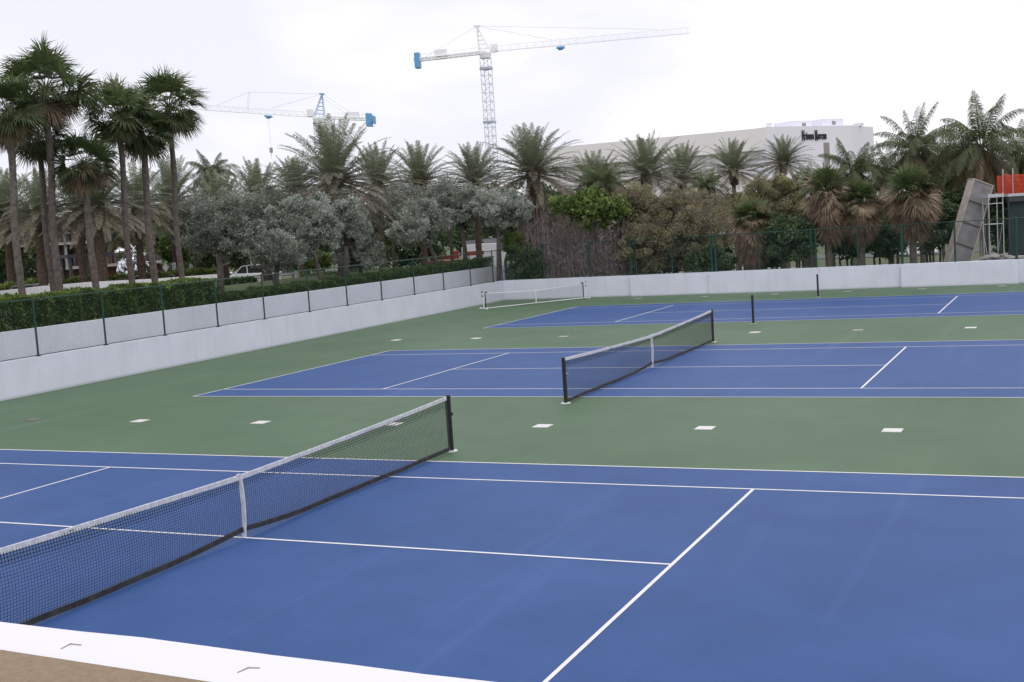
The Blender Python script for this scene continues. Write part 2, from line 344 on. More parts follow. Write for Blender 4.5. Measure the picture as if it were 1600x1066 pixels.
# ------------------------------------------------------------------ nets
def topz(y): a = np.abs(y)/6.4; return 0.914+0.156*a - 0.03*np.sin(np.pi*a)*0.6
def botz(y): return 0.040+0.085*np.exp(-(np.abs(y)/.75)**1.3)+0.006*np.sin(y*2.1)**2
def belly(y, t): return 0.05*np.sin(np.pi*t)*np.sin(np.pi*np.abs(y)/6.4)+0.012*(1-t)*np.sin(y*1.7)
def make_net(x, y0, label):
    root = thing('tennis_net', label, 'net', (x, y0, 0), 0, 'full size tennis nets')
    def P(y, t):
        y = np.asarray(y, float); t = np.asarray(t, float)
        return np.stack([belly(y, t), y, botz(y)+(topz(y)-botz(y))*t], -1)
    b = MB(); ys = np.linspace(-6.33, 6.33, 282)
    ts = np.linspace(0.02, 0.97, 7)
    for a, c in zip(ts[:-1], ts[1:]):
        w = 0.0050 if a > 0.74 else 0.0026
        b.struts(P(ys, np.full_like(ys, a)), P(ys, np.full_like(ys, c)), w)
    hy = np.linspace(-6.33, 6.33, 60)
    for k, t in enumerate(np.linspace(0.03, 0.965, 23)):
        w = 0.0050 if t > 0.77 else 0.0026
        pp = P(hy, np.full_like(hy, t)); b.struts(pp[:-1], pp[1:], w)
    b.build('netting', m_net, root)
    # head band
    def ribbon(yy, t, h, th, m, name, lift=0, wob=0.0, up=1):
        b = MB(); pp = P(yy, np.full_like(yy, t)); n = len(yy)
        wv = wob*np.sin(yy*9.3)*np.sin(yy*2.7+1)
        V = []
        for dx, dz in ((-th, -h), (th, -h), (th*1.1, 0), (0, lift), (-th*1.1, 0)):
            V.append(pp+np.stack([np.full(n, dx)+wv, np.zeros(n), np.full(n, dz)+wv*0.5], -1))
        V = np.stack(V, 1); bb = b.addv(V); F = []
        for i in range(n-1):
            for j in range(5):
                j2 = (j+1) % 5; F.append([bb+i*5+j, bb+i*5+j2, bb+(i+1)*5+j2, bb+(i+1)*5+j])
        b.q.append(np.array(F)); b.tq.append(np.full(len(F), .5)); b.ng.append([bb+j for j in range(5)]); b.ng.append([bb+(n-1)*5+j for j in range(5)][::-1])
        return b.build(name, m, root)
    ribbon(np.linspace(-6.34, 6.34, 90), 1.0, 0.066, 0.010, m_band, 'head_band', 0.006, 0.003)
    ribbon(np.linspace(-6.34, 6.34, 90), 0.05, 0.070, 0.012, m_bband, 'bottom_band', 0.004, 0.006)
    for s in (-1, 1):
        ribbon_b = MB(); yb = s*6.33
        ribbon_b.box((0.0, yb, (botz(yb)+topz(yb))/2-0.01), (0.014, 0.045, topz(yb)-botz(yb)-0.06)); ribbon_b.build('side_band', m_bband, root)
    b = MB()                                                        # centre strap, narrow, tied to a floor anchor
    for dx, t0 in ((0.016, 0), (-0.016, 0)):
        zz = np.linspace(0.0, 0.925, 8); b.struts(np.stack([dx+0.04*np.sin(np.pi*zz[:-1]), 0*zz[:-1], zz[:-1]], 1), np.stack([dx+0.04*np.sin(np.pi*zz[1:]), 0*zz[1:], zz[1:]], 1), 0.021, sides=4)
    b.box((0, 0, 0.925), (0.05, 0.05, 0.02)); b.build('centre_strap', m_band, root)
    for s in (-1, 1):
        post = MB(); post.tube([(0, s*6.43, 0.01), (0, s*6.43, 1.07)], 0.042, 14); post.tube([(0, s*6.43, 1.07), (0, s*6.43, 1.085), (0, s*6.43, 1.092)], [0.046, 0.044, 0.02], 14)
        post.box((0.0, s*6.375, 1.03), (0.03, 0.05, 0.05)); post.box((0.03, s*6.47, 0.72), (0.035, 0.03, 0.06))
        po = post.build('net_post', m_black, root)
        pl = MB(); pl.tube([(0, s*6.43, 0.0), (0, s*6.43, 0.02)], 0.115, 20); pl.build('base_plate', m_bluetape, po)
        cr_ = MB(); cr_.tube([(0.055, s*6.47, 0.72), (0.12, s*6.47, 0.72), (0.12, s*6.47, 0.76)], 0.006, 6); cr_.build('crank_handle', m_steel, po)
    return root
make_net(NETX[0], D[0], 'black tennis net with grey head band crossing the nearest blue court')
make_net(NETX[1], D[1], 'black tennis net crossing the middle blue court')
for s, lab in ((-1, 'bare black net post on the near side of the far court'), (1, 'bare black net post by the back wall on the far court')):
    r_ = thing('net_post', lab, 'post', (NETX[2], D[2]+s*6.40, 0), 0, 'bare net posts of the far court')
    b = MB(); b.tube([(0, 0, 0.01), (0, 0, 1.07)], 0.045, 14); b.tube([(0, 0, 1.07), (0, 0, 1.09)], [0.05, 0.03], 14); b.build('pole', m_black, r_)
    b = MB(); b.tube([(0, 0, 0), (0, 0, 0.02)], 0.115, 20); b.build('base_plate', m_steel, r_)
# portable net in the far corner
pa, pb = np.array([-17.35, 43.04]), np.array([-13.83, 48.73]); dirv = (pb-pa)/np.linalg.norm(pb-pa); Lp = np.linalg.norm(pb-pa)
root = thing('portable_net', 'small portable net on white wheeled frame in the far corner', 'net', ((pa+pb)[0]/2, (pa+pb)[1]/2, 0), math.atan2(dirv[1], dirv[0]))
hp = Lp/2
def pz(x): return 0.76+0.12*(np.abs(x)/hp)**1.3
def pbz(x): return 0.05+0.05*(np.abs(x)/hp)**2
b = MB(); xs_ = np.linspace(-hp+0.12, hp-0.12, 150)
b.struts(np.stack([xs_, 0*xs_, pbz(xs_)], 1), np.stack([xs_, 0*xs_, pz(xs_)], 1), 0.0016)
for t in np.linspace(0, 1, 18):
    zz = pbz(xs_)+(pz(xs_)-pbz(xs_))*t; pp = np.stack([xs_, 0*xs_, zz], 1); b.struts(pp[:-1], pp[1:], 0.0016)
b.build('netting', mat('grey_cord', (0.1, 0.1, 0.11), 0.7), root)
b = MB(); pp = np.stack([xs_, 0*xs_, pz(xs_)-0.02], 1)[::3]; b.struts(pp[:-1], pp[1:], 0.030, sides=4); b.build('head_band', m_bluetape, root)
b = MB(); pp = np.stack([xs_, 0*xs_+.01, pbz(xs_)], 1)[::3]; b.struts(pp[:-1], pp[1:], 0.024, sides=4)
for s in (-1, 1): b.box((s*(hp-0.13), 0, 0.47), (0.05, 0.03, 0.86))
b.build('border_band', m_black, root)
b = MB(); b.box((0, -0.02, 0.42), (0.05, 0.02, 0.72)); b.build('centre_strap', m_bluetape, root)
for s in (-1, 1):
    b = MB(); b.tube([(s*hp, 0, 0.06), (s*hp, 0, 0.90)], 0.026, 10); b.tube([(s*hp, 0, 0.9), (s*hp, 0, 0.97)], 0.045, 10); po = b.build('upright', m_bluetape, root)
    b = MB(); b.box((s*hp, 0, 0.05), (0.07, 0.75, 0.05)); b.build('foot', m_bluetape, root, bevel=0.01)
    for w in (-1, 1):
        b = MB(); b.tube([(s*hp-0.03, w*0.33, 0.06), (s*hp+0.03, w*0.33, 0.06)], 0.06, 14); b.build('wheel', m_bluetape, root)
    for cb_ in (((s*(hp+0.045), 0, 0.94), (0.06, 0.06, 0.09)), ((s*(hp+0.045), 0, 0.72), (0.06, 0.06, 0.08)), ((s*(hp-0.2), 0, 0.90), (0.13, 0.05, 0.06))):
        b = MB(); b.box(*cb_); b.build('clamp', m_black, root)
b = MB(); b.box((0, 0.0, 0.07), (Lp-0.06, 0.045, 0.045)); b.build('bottom_bar', m_bluetape, root)

# ------------------------------------------------------------------ walls
WT = 1.14
def wall_run(name, label, pts, thick, z0, z1, m, side=1, cap=None):
    """pts: face polyline, thickness to the left (side=1) or right"""
    P = np.array(pts, float); n = len(P)
    T = np.gradient(P, axis=0); offs = []
    for i in range(n):
        ns = []
        for a, c in ((i-1, i), (i, i+1)):
            if a >= 0 and c < n:
                t = P[c]-P[a]; t /= np.linalg.norm(t); ns.append(np.array([-t[1], t[0]])*side)
        nn = sum(ns); nn /= np.linalg.norm(nn); nn /= max(0.5, nn @ ns[0]); offs.append(nn*thick)
    Q = P+np.array(offs); b = MB()
    b.prism([tuple(p) for p in P]+[tuple(q) for q in Q[::-1]], z0, z1)
    o = b.build(name, m, bevel=0)
    return setp(o, label, 'wall')
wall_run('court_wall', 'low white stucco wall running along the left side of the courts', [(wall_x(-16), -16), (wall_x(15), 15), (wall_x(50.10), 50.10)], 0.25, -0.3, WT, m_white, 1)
by = lambda x: 50.08 - 0.0475*(x+19.4)
back_pts = [(-19.75, 50.12), (-11.45, by(-11.45)), (-11.35, by(-11.4)-0.42), (-6.85, by(-6.85)-0.30), (-6.85, by(-6.85)-0.42), (-1.05, by(-1.05)-0.50), (-0.95, by(-0.95)-0.12), (3.02, by(3.02)-0.02), (3.04, by(3.04)-0.32), (8.43, by(8.43)-0.30), (8.47, by(8.5)+0.02), (26, by(26))]
P = back_pts; back = [(26, by(26)+0.42), (-19.75, by(-19.75)+0.42)]
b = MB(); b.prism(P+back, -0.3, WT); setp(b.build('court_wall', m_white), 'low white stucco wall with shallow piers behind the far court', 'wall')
# planter wall and its return at the corner
OFF = 2.0
pw = [(wall_x(-16)-OFF, -16), (wall_x(54.4)-OFF, 54.4)]
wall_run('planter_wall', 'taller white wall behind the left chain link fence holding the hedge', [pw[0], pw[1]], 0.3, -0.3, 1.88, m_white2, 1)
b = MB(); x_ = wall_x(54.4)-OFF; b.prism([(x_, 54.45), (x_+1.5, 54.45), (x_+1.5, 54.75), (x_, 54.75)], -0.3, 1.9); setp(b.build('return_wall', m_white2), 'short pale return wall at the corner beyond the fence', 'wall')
# walkway between the walls
b = MB(); b.quads([[(wall_x(-16)-OFF-.1, -16, -0.02), (wall_x(-16)-0.2, -16, -0.02), (wall_x(54.4)-0.2, 54.4, -0.02), (wall_x(54.4)-OFF-.1, 54.4, -0.02)]])
setp(b.build('pavement', mat('walkway_concrete', (0.38, 0.38, 0.38), 0.85, var=0.08)), kind='structure')
# near parapet: white cap, tan stucco band behind it
U3 = lambda u, v, z: (lambda q: CAMPOS+q*((z-CAMPOS[2])/q[2]))(CF+CR*(u-800)/FPX+CU*(533-v)/FPX)
b = MB(); ZP = 3.0
e0 = U3(0, 971, ZP); e1 = U3(780, 1066, ZP); g0 = U3(0, 1022, ZP); g1 = U3(270, 1064, ZP)
dv = (e1-e0)[:2]; dv /= np.linalg.norm(dv); dg = (g1-g0)[:2]; dg /= np.linalg.norm(dg)
a0 = e0[:2]-dv*6; a1 = e0[:2]+dv*9; c0 = g0[:2]-dg*6; c1 = g0[:2]+dg*9
n_ = 60; ea = [tuple(a0+(a1-a0)*t+np.array([0, 0.006*math.sin(t*60)+0.004*math.sin(t*131)])) for t in np.linspace(0, 1, n_)]
par = thing('parapet_wall', 'white topped parapet with two small scars, in the near left corner', 'wall', (float(e0[0]), float(e0[1]), 0))
def rel(p): return (p[0]-e0[0], p[1]-e0[1])
b.prism([rel(c0), rel(c1)]+[rel(p) for p in ea[::-1]], -0.3, ZP); b.build('cap', m_cap, par, bevel=0)
b = MB(); back0 = c0+np.array([dg[1], -dg[0]])*0.9; back1 = c1+np.array([dg[1], -dg[0]])*0.9
b.prism([rel(back0), rel(back1), rel(c1-np.array([-dg[1], dg[0]])*0.002), rel(c0-np.array([-dg[1], dg[0]])*0.002)], -0.3, ZP+0.015); b.build('tan_ledge', m_tan, par, bevel=0)
for (u1, v1, u2, v2, u3, v3) in ((95, 1013, 110, 1005, 127, 1007), (371, 1050, 388, 1042, 406, 1043)):
    b = MB(); pts = [U3(u1, v1, ZP+.003), U3(u2, v2, ZP+.004), U3(u3, v3, ZP+.003)]
    pts = [np.array([p[0]-e0[0], p[1]-e0[1], ZP+0.001]) for p in pts]
    b.tube(pts, [0.0018, 0.0034, 0.0022], 5); b.build('scar', mat('scar_grey', (0.33, 0.29, 0.26), 0.9, var=.2, vscale=80), par)

# ------------------------------------------------------------------ chain link fences
def fence(root, A, B, zb, zt, posts, mesh_step=0.075, wr=0.0022, pr=0.032, double=()):
    """A,B: xy of the fence line (local to root at A)"""
    A = np.array(A, float); B = np.array(B, float); Lf = np.linalg.norm(B-A); t = (B-A)/Lf
    P3 = lambda s, z: np.stack([t[0]*np.asarray(s, float), t[1]*np.asarray(s, float), np.broadcast_to(np.asarray(z, float), np.shape(s))], -1)
    b = MB(); h = zt-zb-0.08; step = mesh_step*math.sqrt(2)
    s0 = np.arange(-h, Lf, step)
    # forward diagonals, clipped to the run
    for sg in (1, -1):
        a0 = s0 if sg > 0 else s0+h; a1 = a0+sg*h
        lo = np.clip(a0, 0, Lf); hi = np.clip(a1, 0, Lf)
        z0 = zb+0.04+np.abs(lo-a0); z1 = zb+0.04+np.abs(hi-a0)
        ok = np.abs(hi-lo) > 0.02
        b.struts(P3(lo[ok], z0[ok]), P3(hi[ok], z1[ok]), wr)
    b.build('chain_link', m_link, root)
    b = MB(); b.tube(P3([0, Lf/2, Lf], zt), 0.022, 8); b.build('top_rail', m_fence, root)
    b = MB(); b.tube(P3([0, Lf/2, Lf], zb+0.035), 0.014, 6); b.build('bottom_wire', m_fence, root)
    for s in posts:
        p = P3([s], 0)[0]; w = pr*1.5 if s in double else pr
        b = MB(); b.tube([(p[0], p[1], zb), (p[0], p[1], zt+0.03)], w, 10); b.tube([(p[0], p[1], zt+0.03), (p[0], p[1], zt+0.055)], [w*1.15, w*.5], 10); b.box((p[0], p[1], zb+0.012), (.12, .12, .02))
        b.build('fence_post', m_fence, root)
FA = np.array([wall_x(0)-0.12, 0.0]); FB = np.array([wall_x(50.3)-0.12, 50.2]); tl = (FB-FA)/np.linalg.norm(FB-FA)
ps = []
for u, v in ((60, 557), (166, 541), (258, 524), (341, 511), (414, 500), (484, 487), (543, 477), (597, 469), (648, 460), (694, 454), (736, 447), (771, 441)):
    q = hit(u, v, FA, FB); ps.append(float((q[:2]-FA) @ tl))
ps = [ps[0]-2.95*k for k in (4, 3, 2, 1)]+ps+[float(np.linalg.norm(FB-FA))]
root = thing('chain_link_fence', 'green chain link fence on top of the left court wall', 'fence', (FA[0], FA[1], 0))
fence(root, FA, FB, WT, 2.93, ps)
GA = np.array([wall_x(50.3)-0.12, by(-19.6)+0.22]); GB = np.array([12.0, by(12.0)+0.22]); tg = (GB-GA)/np.linalg.norm(GB-GA)
root = thing('chain_link_fence', 'green chain link fence with thick posts on the back wall', 'fence', (GA[0], GA[1], 0))
ps = [float((hit(u, v, GA, GB)[:2]-GA) @ tg) for u, v in ((850, 420), (922, 418), (986, 410), (994, 410), (1050, 405), (1112, 400), (1118, 400), (1186, 400), (1268, 395), (1275, 395), (1340, 390), (1409, 385), (1492, 380), (1588, 375))]
dbl = [ps[i] for i in (2, 5, 6, 11, 13)]
fence(root, GA, GB, WT, 3.1, ps+[float(np.linalg.norm(GB-GA))], pr=0.045, double=dbl)

# ------------------------------------------------------------------ foliage builders
m_sabal = leafmat('fan_palm_leaf', [(0, (0.224, 0.146, 0.090)), (0.22, (0.084, 0.084, 0.043)), (0.5, (0.062, 0.095, 0.038)), (0.8, (0.095, 0.140, 0.050)), (1, (0.179, 0.213, 0.090))], 0.28)
m_dead = leafmat('dead_frond', [(0, (0.123, 0.084, 0.058)), (0.5, (0.246, 0.174, 0.121)), (1, (0.426, 0.336, 0.241))], 0.2, 0.8)
m_date = leafmat('date_palm_leaf', [(0, (0.304, 0.247, 0.200)), (0.3, (0.242, 0.215, 0.168)), (0.6, (0.173, 0.205, 0.131)), (1, (0.304, 0.347, 0.231))], 0.25)
m_coco = leafmat('coconut_palm_leaf', [(0, (0.196, 0.132, 0.081)), (0.25, (0.086, 0.086, 0.048)), (0.6, (0.075, 0.103, 0.041)), (1, (0.138, 0.184, 0.067))], 0.22)
m_silver = leafmat('silver_leaf', [(0, (0.132, 0.143, 0.110)), (0.5, (0.286, 0.314, 0.264)), (1, (0.550, 0.594, 0.539))], 0.22)
m_dark = leafmat('dark_leaf', [(0, (0.039, 0.060, 0.033)), (0.5, (0.085, 0.130, 0.065)), (1, (0.182, 0.260, 0.117))], 0.2)
m_hedge = leafmat('hedge_leaf', [(0, (0.03, 0.05, 0.018)), (0.5, (0.07, 0.115, 0.032)), (1, (0.22, 0.30, 0.075))], 0.25, 0.4)
m_lime = leafmat('lime_leaf', [(0, (0.07, 0.105, 0.03)), (0.5, (0.18, 0.255, 0.07)), (1, (0.40, 0.50, 0.19))], 0.3)
m_olive = leafmat('olive_leaf', [(0, (0.127, 0.109, 0.081)), (0.5, (0.230, 0.224, 0.127)), (1, (0.391, 0.380, 0.196))], 0.25)
m_rust = leafmat('rusty_leaf', [(0, (0.156, 0.126, 0.102)), (0.5, (0.258, 0.234, 0.150)), (1, (0.432, 0.408, 0.204))], 0.25)
m_twig = leafmat('bare_twigs', [(0, (0.115, 0.092, 0.094)), (0.5, (0.253, 0.207, 0.207)), (1, (0.460, 0.391, 0.380))], 0.0, 0.9)
m_trunk = mat('palm_trunk', (0.075, 0.062, 0.055), 0.95, col2=(0.165, 0.135, 0.118), vscale=7, bump=0.8, bscale=30)
m_trunkd = mat('date_palm_trunk', (0.045, 0.032, 0.026), 0.95, col2=(0.14, 0.095, 0.07), vscale=10, bump=1.0, bscale=25)
m_bark = mat('grey_brown_bark', (0.05, 0.042, 0.038), 0.95, col2=(0.13, 0.11, 0.095), vscale=7, bump=0.8, bscale=25)
m_bloom = mat('flower_stalks', (0.38, 0.27, 0.21), 0.9, col2=(0.50, 0.38, 0.31), vscale=9)

def nrm(a): return a/np.maximum(np.linalg.norm(a, axis=-1, keepdims=True), 1e-9)
def diamonds(c, d, s, Ln, W):
    """leaf quads: from c along d, half-width along s"""
    Ln = np.broadcast_to(np.asarray(Ln, float), (len(c),))[:, None]; W = np.broadcast_to(np.asarray(W, float), (len(c),))[:, None]
    return np.stack([c, c+d*Ln*0.45+s*W*0.5, c+d*Ln, c+d*Ln*0.45-s*W*0.5], 1)
def fan_fronds(b, n, el0, el1, org, tone0, tone1, pet=0.95, bl=0.95, nseg=26, seed=0, spread_=1.9, wseg=0.05, az0=0.0):
    g = np.random.default_rng(seed)
    for i in range(n):
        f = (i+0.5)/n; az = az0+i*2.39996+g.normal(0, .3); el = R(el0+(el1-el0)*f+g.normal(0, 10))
        o = np.asarray(org(f) if callable(org) else org, float)
        D = np.array([math.cos(az)*math.cos(el), math.sin(az)*math.cos(el), math.sin(el)])
        bl_ = bl*g.uniform(.82, 1.15); P_ = pet*g.uniform(.7, 1.25)*(1 if el > -0.5 else .8)
        mid = o+D*P_*0.55+np.array([0, 0, 0.04]); tip = o+D*P_-np.array([0, 0, 0.13*P_*math.cos(el)])
        b.tube([o, mid, tip], [0.022, 0.014, 0.010], 3, tone=0.5, caps=False); b.tq[-1][:] = tone0*.6+.2
        Dd = nrm(tip-mid); S = nrm(np.cross(Dd, [0, 0, 1.])); 
        if abs(Dd[2]) > .97: S = np.array([1., 0, 0])
        tw = g.normal(0, .5); Up = np.cross(S, Dd); S = S*math.cos(tw)+Up*math.sin(tw); Up = np.cross(S, Dd)
        a = np.linspace(-spread_, spread_, nseg)+g.normal(0, .03, nseg)
        fold = 0.28*np.abs(np.sin(a))
        d = nrm(np.cos(a)[:, None]*Dd+np.sin(a)[:, None]*S+fold[:, None]*Up)
        ln = bl_*(0.72+0.28*np.cos(a*0.8))*g.uniform(.85, 1.1, nseg)
        c = np.repeat(tip[None], nseg, 0); m1 = c+d*ln[:, None]*0.55
        dn = nrm(d+np.array([0, 0, -0.55])*g.uniform(.5, 1.6, (nseg, 1))); m2 = m1+dn*ln[:, None]*0.5
        s = nrm(np.cross(d, Up)); w = wseg
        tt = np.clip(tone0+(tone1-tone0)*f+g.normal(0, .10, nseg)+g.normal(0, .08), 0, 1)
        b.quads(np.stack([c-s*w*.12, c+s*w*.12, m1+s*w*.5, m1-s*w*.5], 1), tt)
        b.quads(np.stack([m1-s*w*.5, m1+s*w*.5, m2+s*w*.06, m2-s*w*.06], 1), np.clip(tt+.08, 0, 1))
def pinnate(b, n, el0, el1, Lf, tone0, tone1, seed=0, droop=1.0, nl=34, ll=0.42, lw=0.045, vup=0.35, ldroop=0.15, org=(0, 0, 0), rr=0.022, az_bias=None):
    g = np.random.default_rng(seed); o = np.array(org, float)
    for i in range(n):
        f = (i+0.5)/n; az = i*2.39996+g.normal(0, .12); el = R(el0+(el1-el0)*f**0.9+g.normal(0, 5)); L_ = Lf*g.uniform(.86, 1.08)*(0.80+0.20*min(1, (90-math.degrees(el))/60))
        K = 9; P_ = [o+np.array([math.cos(az), math.sin(az), 0])*0.12]; e = el; st = L_/(K-1); dirs = []
        az_t = az
        for k in range(K-1):
            d = np.array([math.cos(az_t)*math.cos(e), math.sin(az_t)*math.cos(e), math.sin(e)]); dirs.append(d)
            P_.append(P_[-1]+d*st); e -= droop*R(3.0+6.5*k/K)*max(0.15, math.cos(e))*g.uniform(.8, 1.2); az_t += g.normal(0, .02)
        P_ = np.array(P_); b.tube(P_, np.linspace(rr, rr*.25, K), 3, caps=False); b.tq[-1][:] = np.clip(tone0*.5+.3, 0, 1)
        t = np.linspace(0.14, 0.995, nl); ti = t*(K-1); i0 = np.minimum(ti.astype(int), K-2); fr = (ti-i0)[:, None]
        C = P_[i0]*(1-fr)+P_[i0+1]*fr; T = nrm(P_[i0+1]-P_[i0]); S = nrm(np.cross(T, [0, 0, 1.])); Up = np.cross(S, T)
        prof = np.sin(np.pi*np.clip(t*0.86+0.12, 0, 1))**0.6
        for sg in (-1, 1):
            fwd = 0.55+0.5*t[:, None]
            d = nrm(S*sg*(1.0)+T*fwd+Up*vup+g.normal(0, .16, (nl, 3))+np.array([0, 0, -ldroop]))
            ln = ll*prof*g.uniform(.85, 1.1, nl)
            s = nrm(np.cross(d, Up)+1e-6)
            tt = np.clip(tone0+(tone1-tone0)*f+g.normal(0, .09, nl)+g.normal(0, .06)/1, 0, 1)
            mid = C+d*ln[:, None]*.5; d2 = nrm(d+np.array([0, 0, -ldroop*1.6-0.05]))
            w = lw/2
            b.quads(np.stack([C-s*w*.5, C+s*w*.5, mid+s*w, mid-s*w], 1), tt)
            b.quads(np.stack([mid-s*w, mid+s*w, mid+d2*ln[:, None]*.5+s*.003, mid+d2*ln[:, None]*.5-s*.003], 1), np.clip(tt+.05, 0, 1))

def sabal_crown(seed, green=34, tone=(0.88, 0.30), brown=7, R_=1.13):
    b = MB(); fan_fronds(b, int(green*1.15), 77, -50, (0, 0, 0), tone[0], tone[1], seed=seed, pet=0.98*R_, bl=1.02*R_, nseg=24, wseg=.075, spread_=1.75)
    d = MB(); fan_fronds(d, int(brown*1.9), -30, -72, (0, 0, -0.15), .35, .75, seed=seed+50, pet=0.75*R_, bl=0.85*R_, az0=1.0)
    return b, d
def make_trunk(b, H, r0, r1, lean=(0, 0), rings=0.10, sides=12, flare=1.25, rag=0.05, seed=0):
    g = np.random.default_rng(seed); n = max(8, int(H/0.22)); z = np.linspace(0, H, n); t = z/H
    rr = r0+(r1-r0)*t; rr = rr*np.where(t < 0.06, 1+(flare-1)*(1-t/0.06), 1)*(1+g.normal(0, rag, n))
    P_ = np.stack([lean[0]*(t**1.6)+0.03*np.sin(z*1.3), lean[1]*(t**1.6)+0.03*np.cos(z*1.1), z], 1); b.tube(P_, rr, sides)
    return P_[-1]
def boots(b, z0, z1, r, n, ln, seed=0, tone=.5, top=(0, 0)):
    """old leaf bases, criss-crossed round the top of a trunk"""
    g = np.random.default_rng(seed)
    for i in range(n):
        z = z0+(z1-z0)*i/n; a = i*2.39996; d = np.array([math.cos(a), math.sin(a), 0]); c = np.array([top[0], top[1], z])+d*r*0.9
        b.struts([c], [c+d*ln*0.45+np.array([0, 0, ln])], 0.05, 0.022, sides=4)

# prototypes are built once at their first place, then copied
def behind(u, v, d, m=1.6):
    """keep plants beyond the planter hedge on the left and beyond the back wall"""
    hl = hit(u, v, (wall_x(0)-OFF-1.9, 0.0), (wall_x(50)-OFF-1.9, 50.0)); dm = cam_depth(*hl)
    if u > 790 or hl[1] > 54.5 or dm <= 0: dm = cam_depth(*hit(u, v, (-20, by(-20)+m), (20, by(20)+m)))
    return max(d, dm+.3)
def place_fan_palm(name, proto, label, group, u, v, d, base_uv, seed, dead=False, scale=1.0, r=(0.19, 0.16), boot=0.0, rz=0.0, cat='palm tree', H=None):
    d = behind(*(base_uv or (u, v)), d)
    C_ = at(u, v, d); Bp = at(base_uv[0], base_uv[1], d) if base_uv else C_
    bx, by_ = Bp[0], Bp[1]; z0 = float(gz(bx, by_)); H = C_[2]-z0
    root = thing(name, label, cat, (bx, by_, z0), 0, group)
    b = MB(); lean = (C_[0]-bx, C_[1]-by_); make_trunk(b, H, r[0], r[1], lean, seed=seed, rag=0.03)
    if boot: boots(b, H-boot, H, r[1], int(boot*26), 0.26, seed, top=lean)
    tr = b.build('trunk', m_trunk, root, smooth=True)
    if isinstance(proto[0], MB):
        cb, db = proto
        c = cb.build('crown', m_sabal, root, loc=(lean[0], lean[1], H)); dd = db.build('dead_fronds', m_dead, root, loc=(lean[0], lean[1], H))
        res = (c, dd)
    else:
        res = []
        for o in proto:
            c = o.copy(); COL.objects.link(c); c.parent = root; c.location = (lean[0], lean[1], H); res.append(c)
    for c in res: c.scale = (scale,)*3; c.rotation_euler = (random.uniform(-.06, .06), random.uniform(-.06, .06), rz)
    return res
G1 = 'tall fan palms in a cluster behind the left hedge'
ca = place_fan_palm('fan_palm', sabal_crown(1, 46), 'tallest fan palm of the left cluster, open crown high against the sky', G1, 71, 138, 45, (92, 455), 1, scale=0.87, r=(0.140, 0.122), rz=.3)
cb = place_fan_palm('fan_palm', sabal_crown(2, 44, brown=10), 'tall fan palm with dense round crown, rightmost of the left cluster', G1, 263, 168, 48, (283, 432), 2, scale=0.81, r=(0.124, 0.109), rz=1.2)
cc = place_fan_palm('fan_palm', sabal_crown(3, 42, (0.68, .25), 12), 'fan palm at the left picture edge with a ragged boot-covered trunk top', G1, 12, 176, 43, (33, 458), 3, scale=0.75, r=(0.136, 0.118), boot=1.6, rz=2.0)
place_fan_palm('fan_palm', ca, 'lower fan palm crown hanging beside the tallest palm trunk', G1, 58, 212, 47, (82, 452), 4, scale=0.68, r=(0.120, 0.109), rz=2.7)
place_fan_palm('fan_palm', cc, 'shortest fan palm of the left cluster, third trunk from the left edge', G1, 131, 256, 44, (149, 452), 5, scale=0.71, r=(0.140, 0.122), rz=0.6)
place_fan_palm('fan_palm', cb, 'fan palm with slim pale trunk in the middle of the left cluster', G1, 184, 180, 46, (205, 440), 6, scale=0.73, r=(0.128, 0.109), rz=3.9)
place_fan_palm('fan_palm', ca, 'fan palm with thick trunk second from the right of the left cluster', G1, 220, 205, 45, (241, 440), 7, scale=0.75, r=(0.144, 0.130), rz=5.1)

# fan palms with full skirts of dead fronds beyond the back wall
def skirt_crown(seed, green=22, dead=64, drop=1.0):
    b = MB(); fan_fronds(b, int(green*1.6), 82, -12, (0, 0, 0.1), .95, .12, seed=seed, pet=.66, bl=.85, wseg=.055)
    d = MB(); fan_fronds(d, 26, 25, -25, (0, 0, 0.12), .7, .5, seed=seed+3, pet=.6, bl=.8, nseg=20, spread_=1.4, wseg=.05); fan_fronds(d, int(dead*.8), -5, -74, lambda f: (0, 0, 0.1-drop*f**1.3), .75, .15, seed=seed+9, pet=.62, bl=.86, nseg=22, spread_=1.25, wseg=.05)
    return b, d
G2 = 'fan palms with brown skirts beyond the back wall'
sa = place_fan_palm('skirted_fan_palm', skirt_crown(11, 24, 100), 'fan palm with wide brown skirt left of the leaning formwork panel', G2, 1425, 308, 60, None, 11, scale=1.14, r=(.2, .17), rz=0)
sb = place_fan_palm('skirted_fan_palm', skirt_crown(12, 26, 100, 1.4), 'fan palm with long brown skirt and a single bare trunk, right of centre', G2, 1292, 305, 61, (1296, 408), 12, scale=1.1, r=(.19, .17), rz=1)
place_fan_palm('skirted_fan_palm', sa, 'fan palm with drooping brown skirt between its two brown neighbours', G2, 1345, 322, 63, None, 13, scale=1.0, r=(.17, .15), rz=2.2)
place_fan_palm('skirted_fan_palm', sb, 'shortest skirted fan palm, yellowish, behind the middle of the back fence', G2, 1174, 350, 58, None, 14, scale=1.0, r=(.2, .18), rz=3.4)

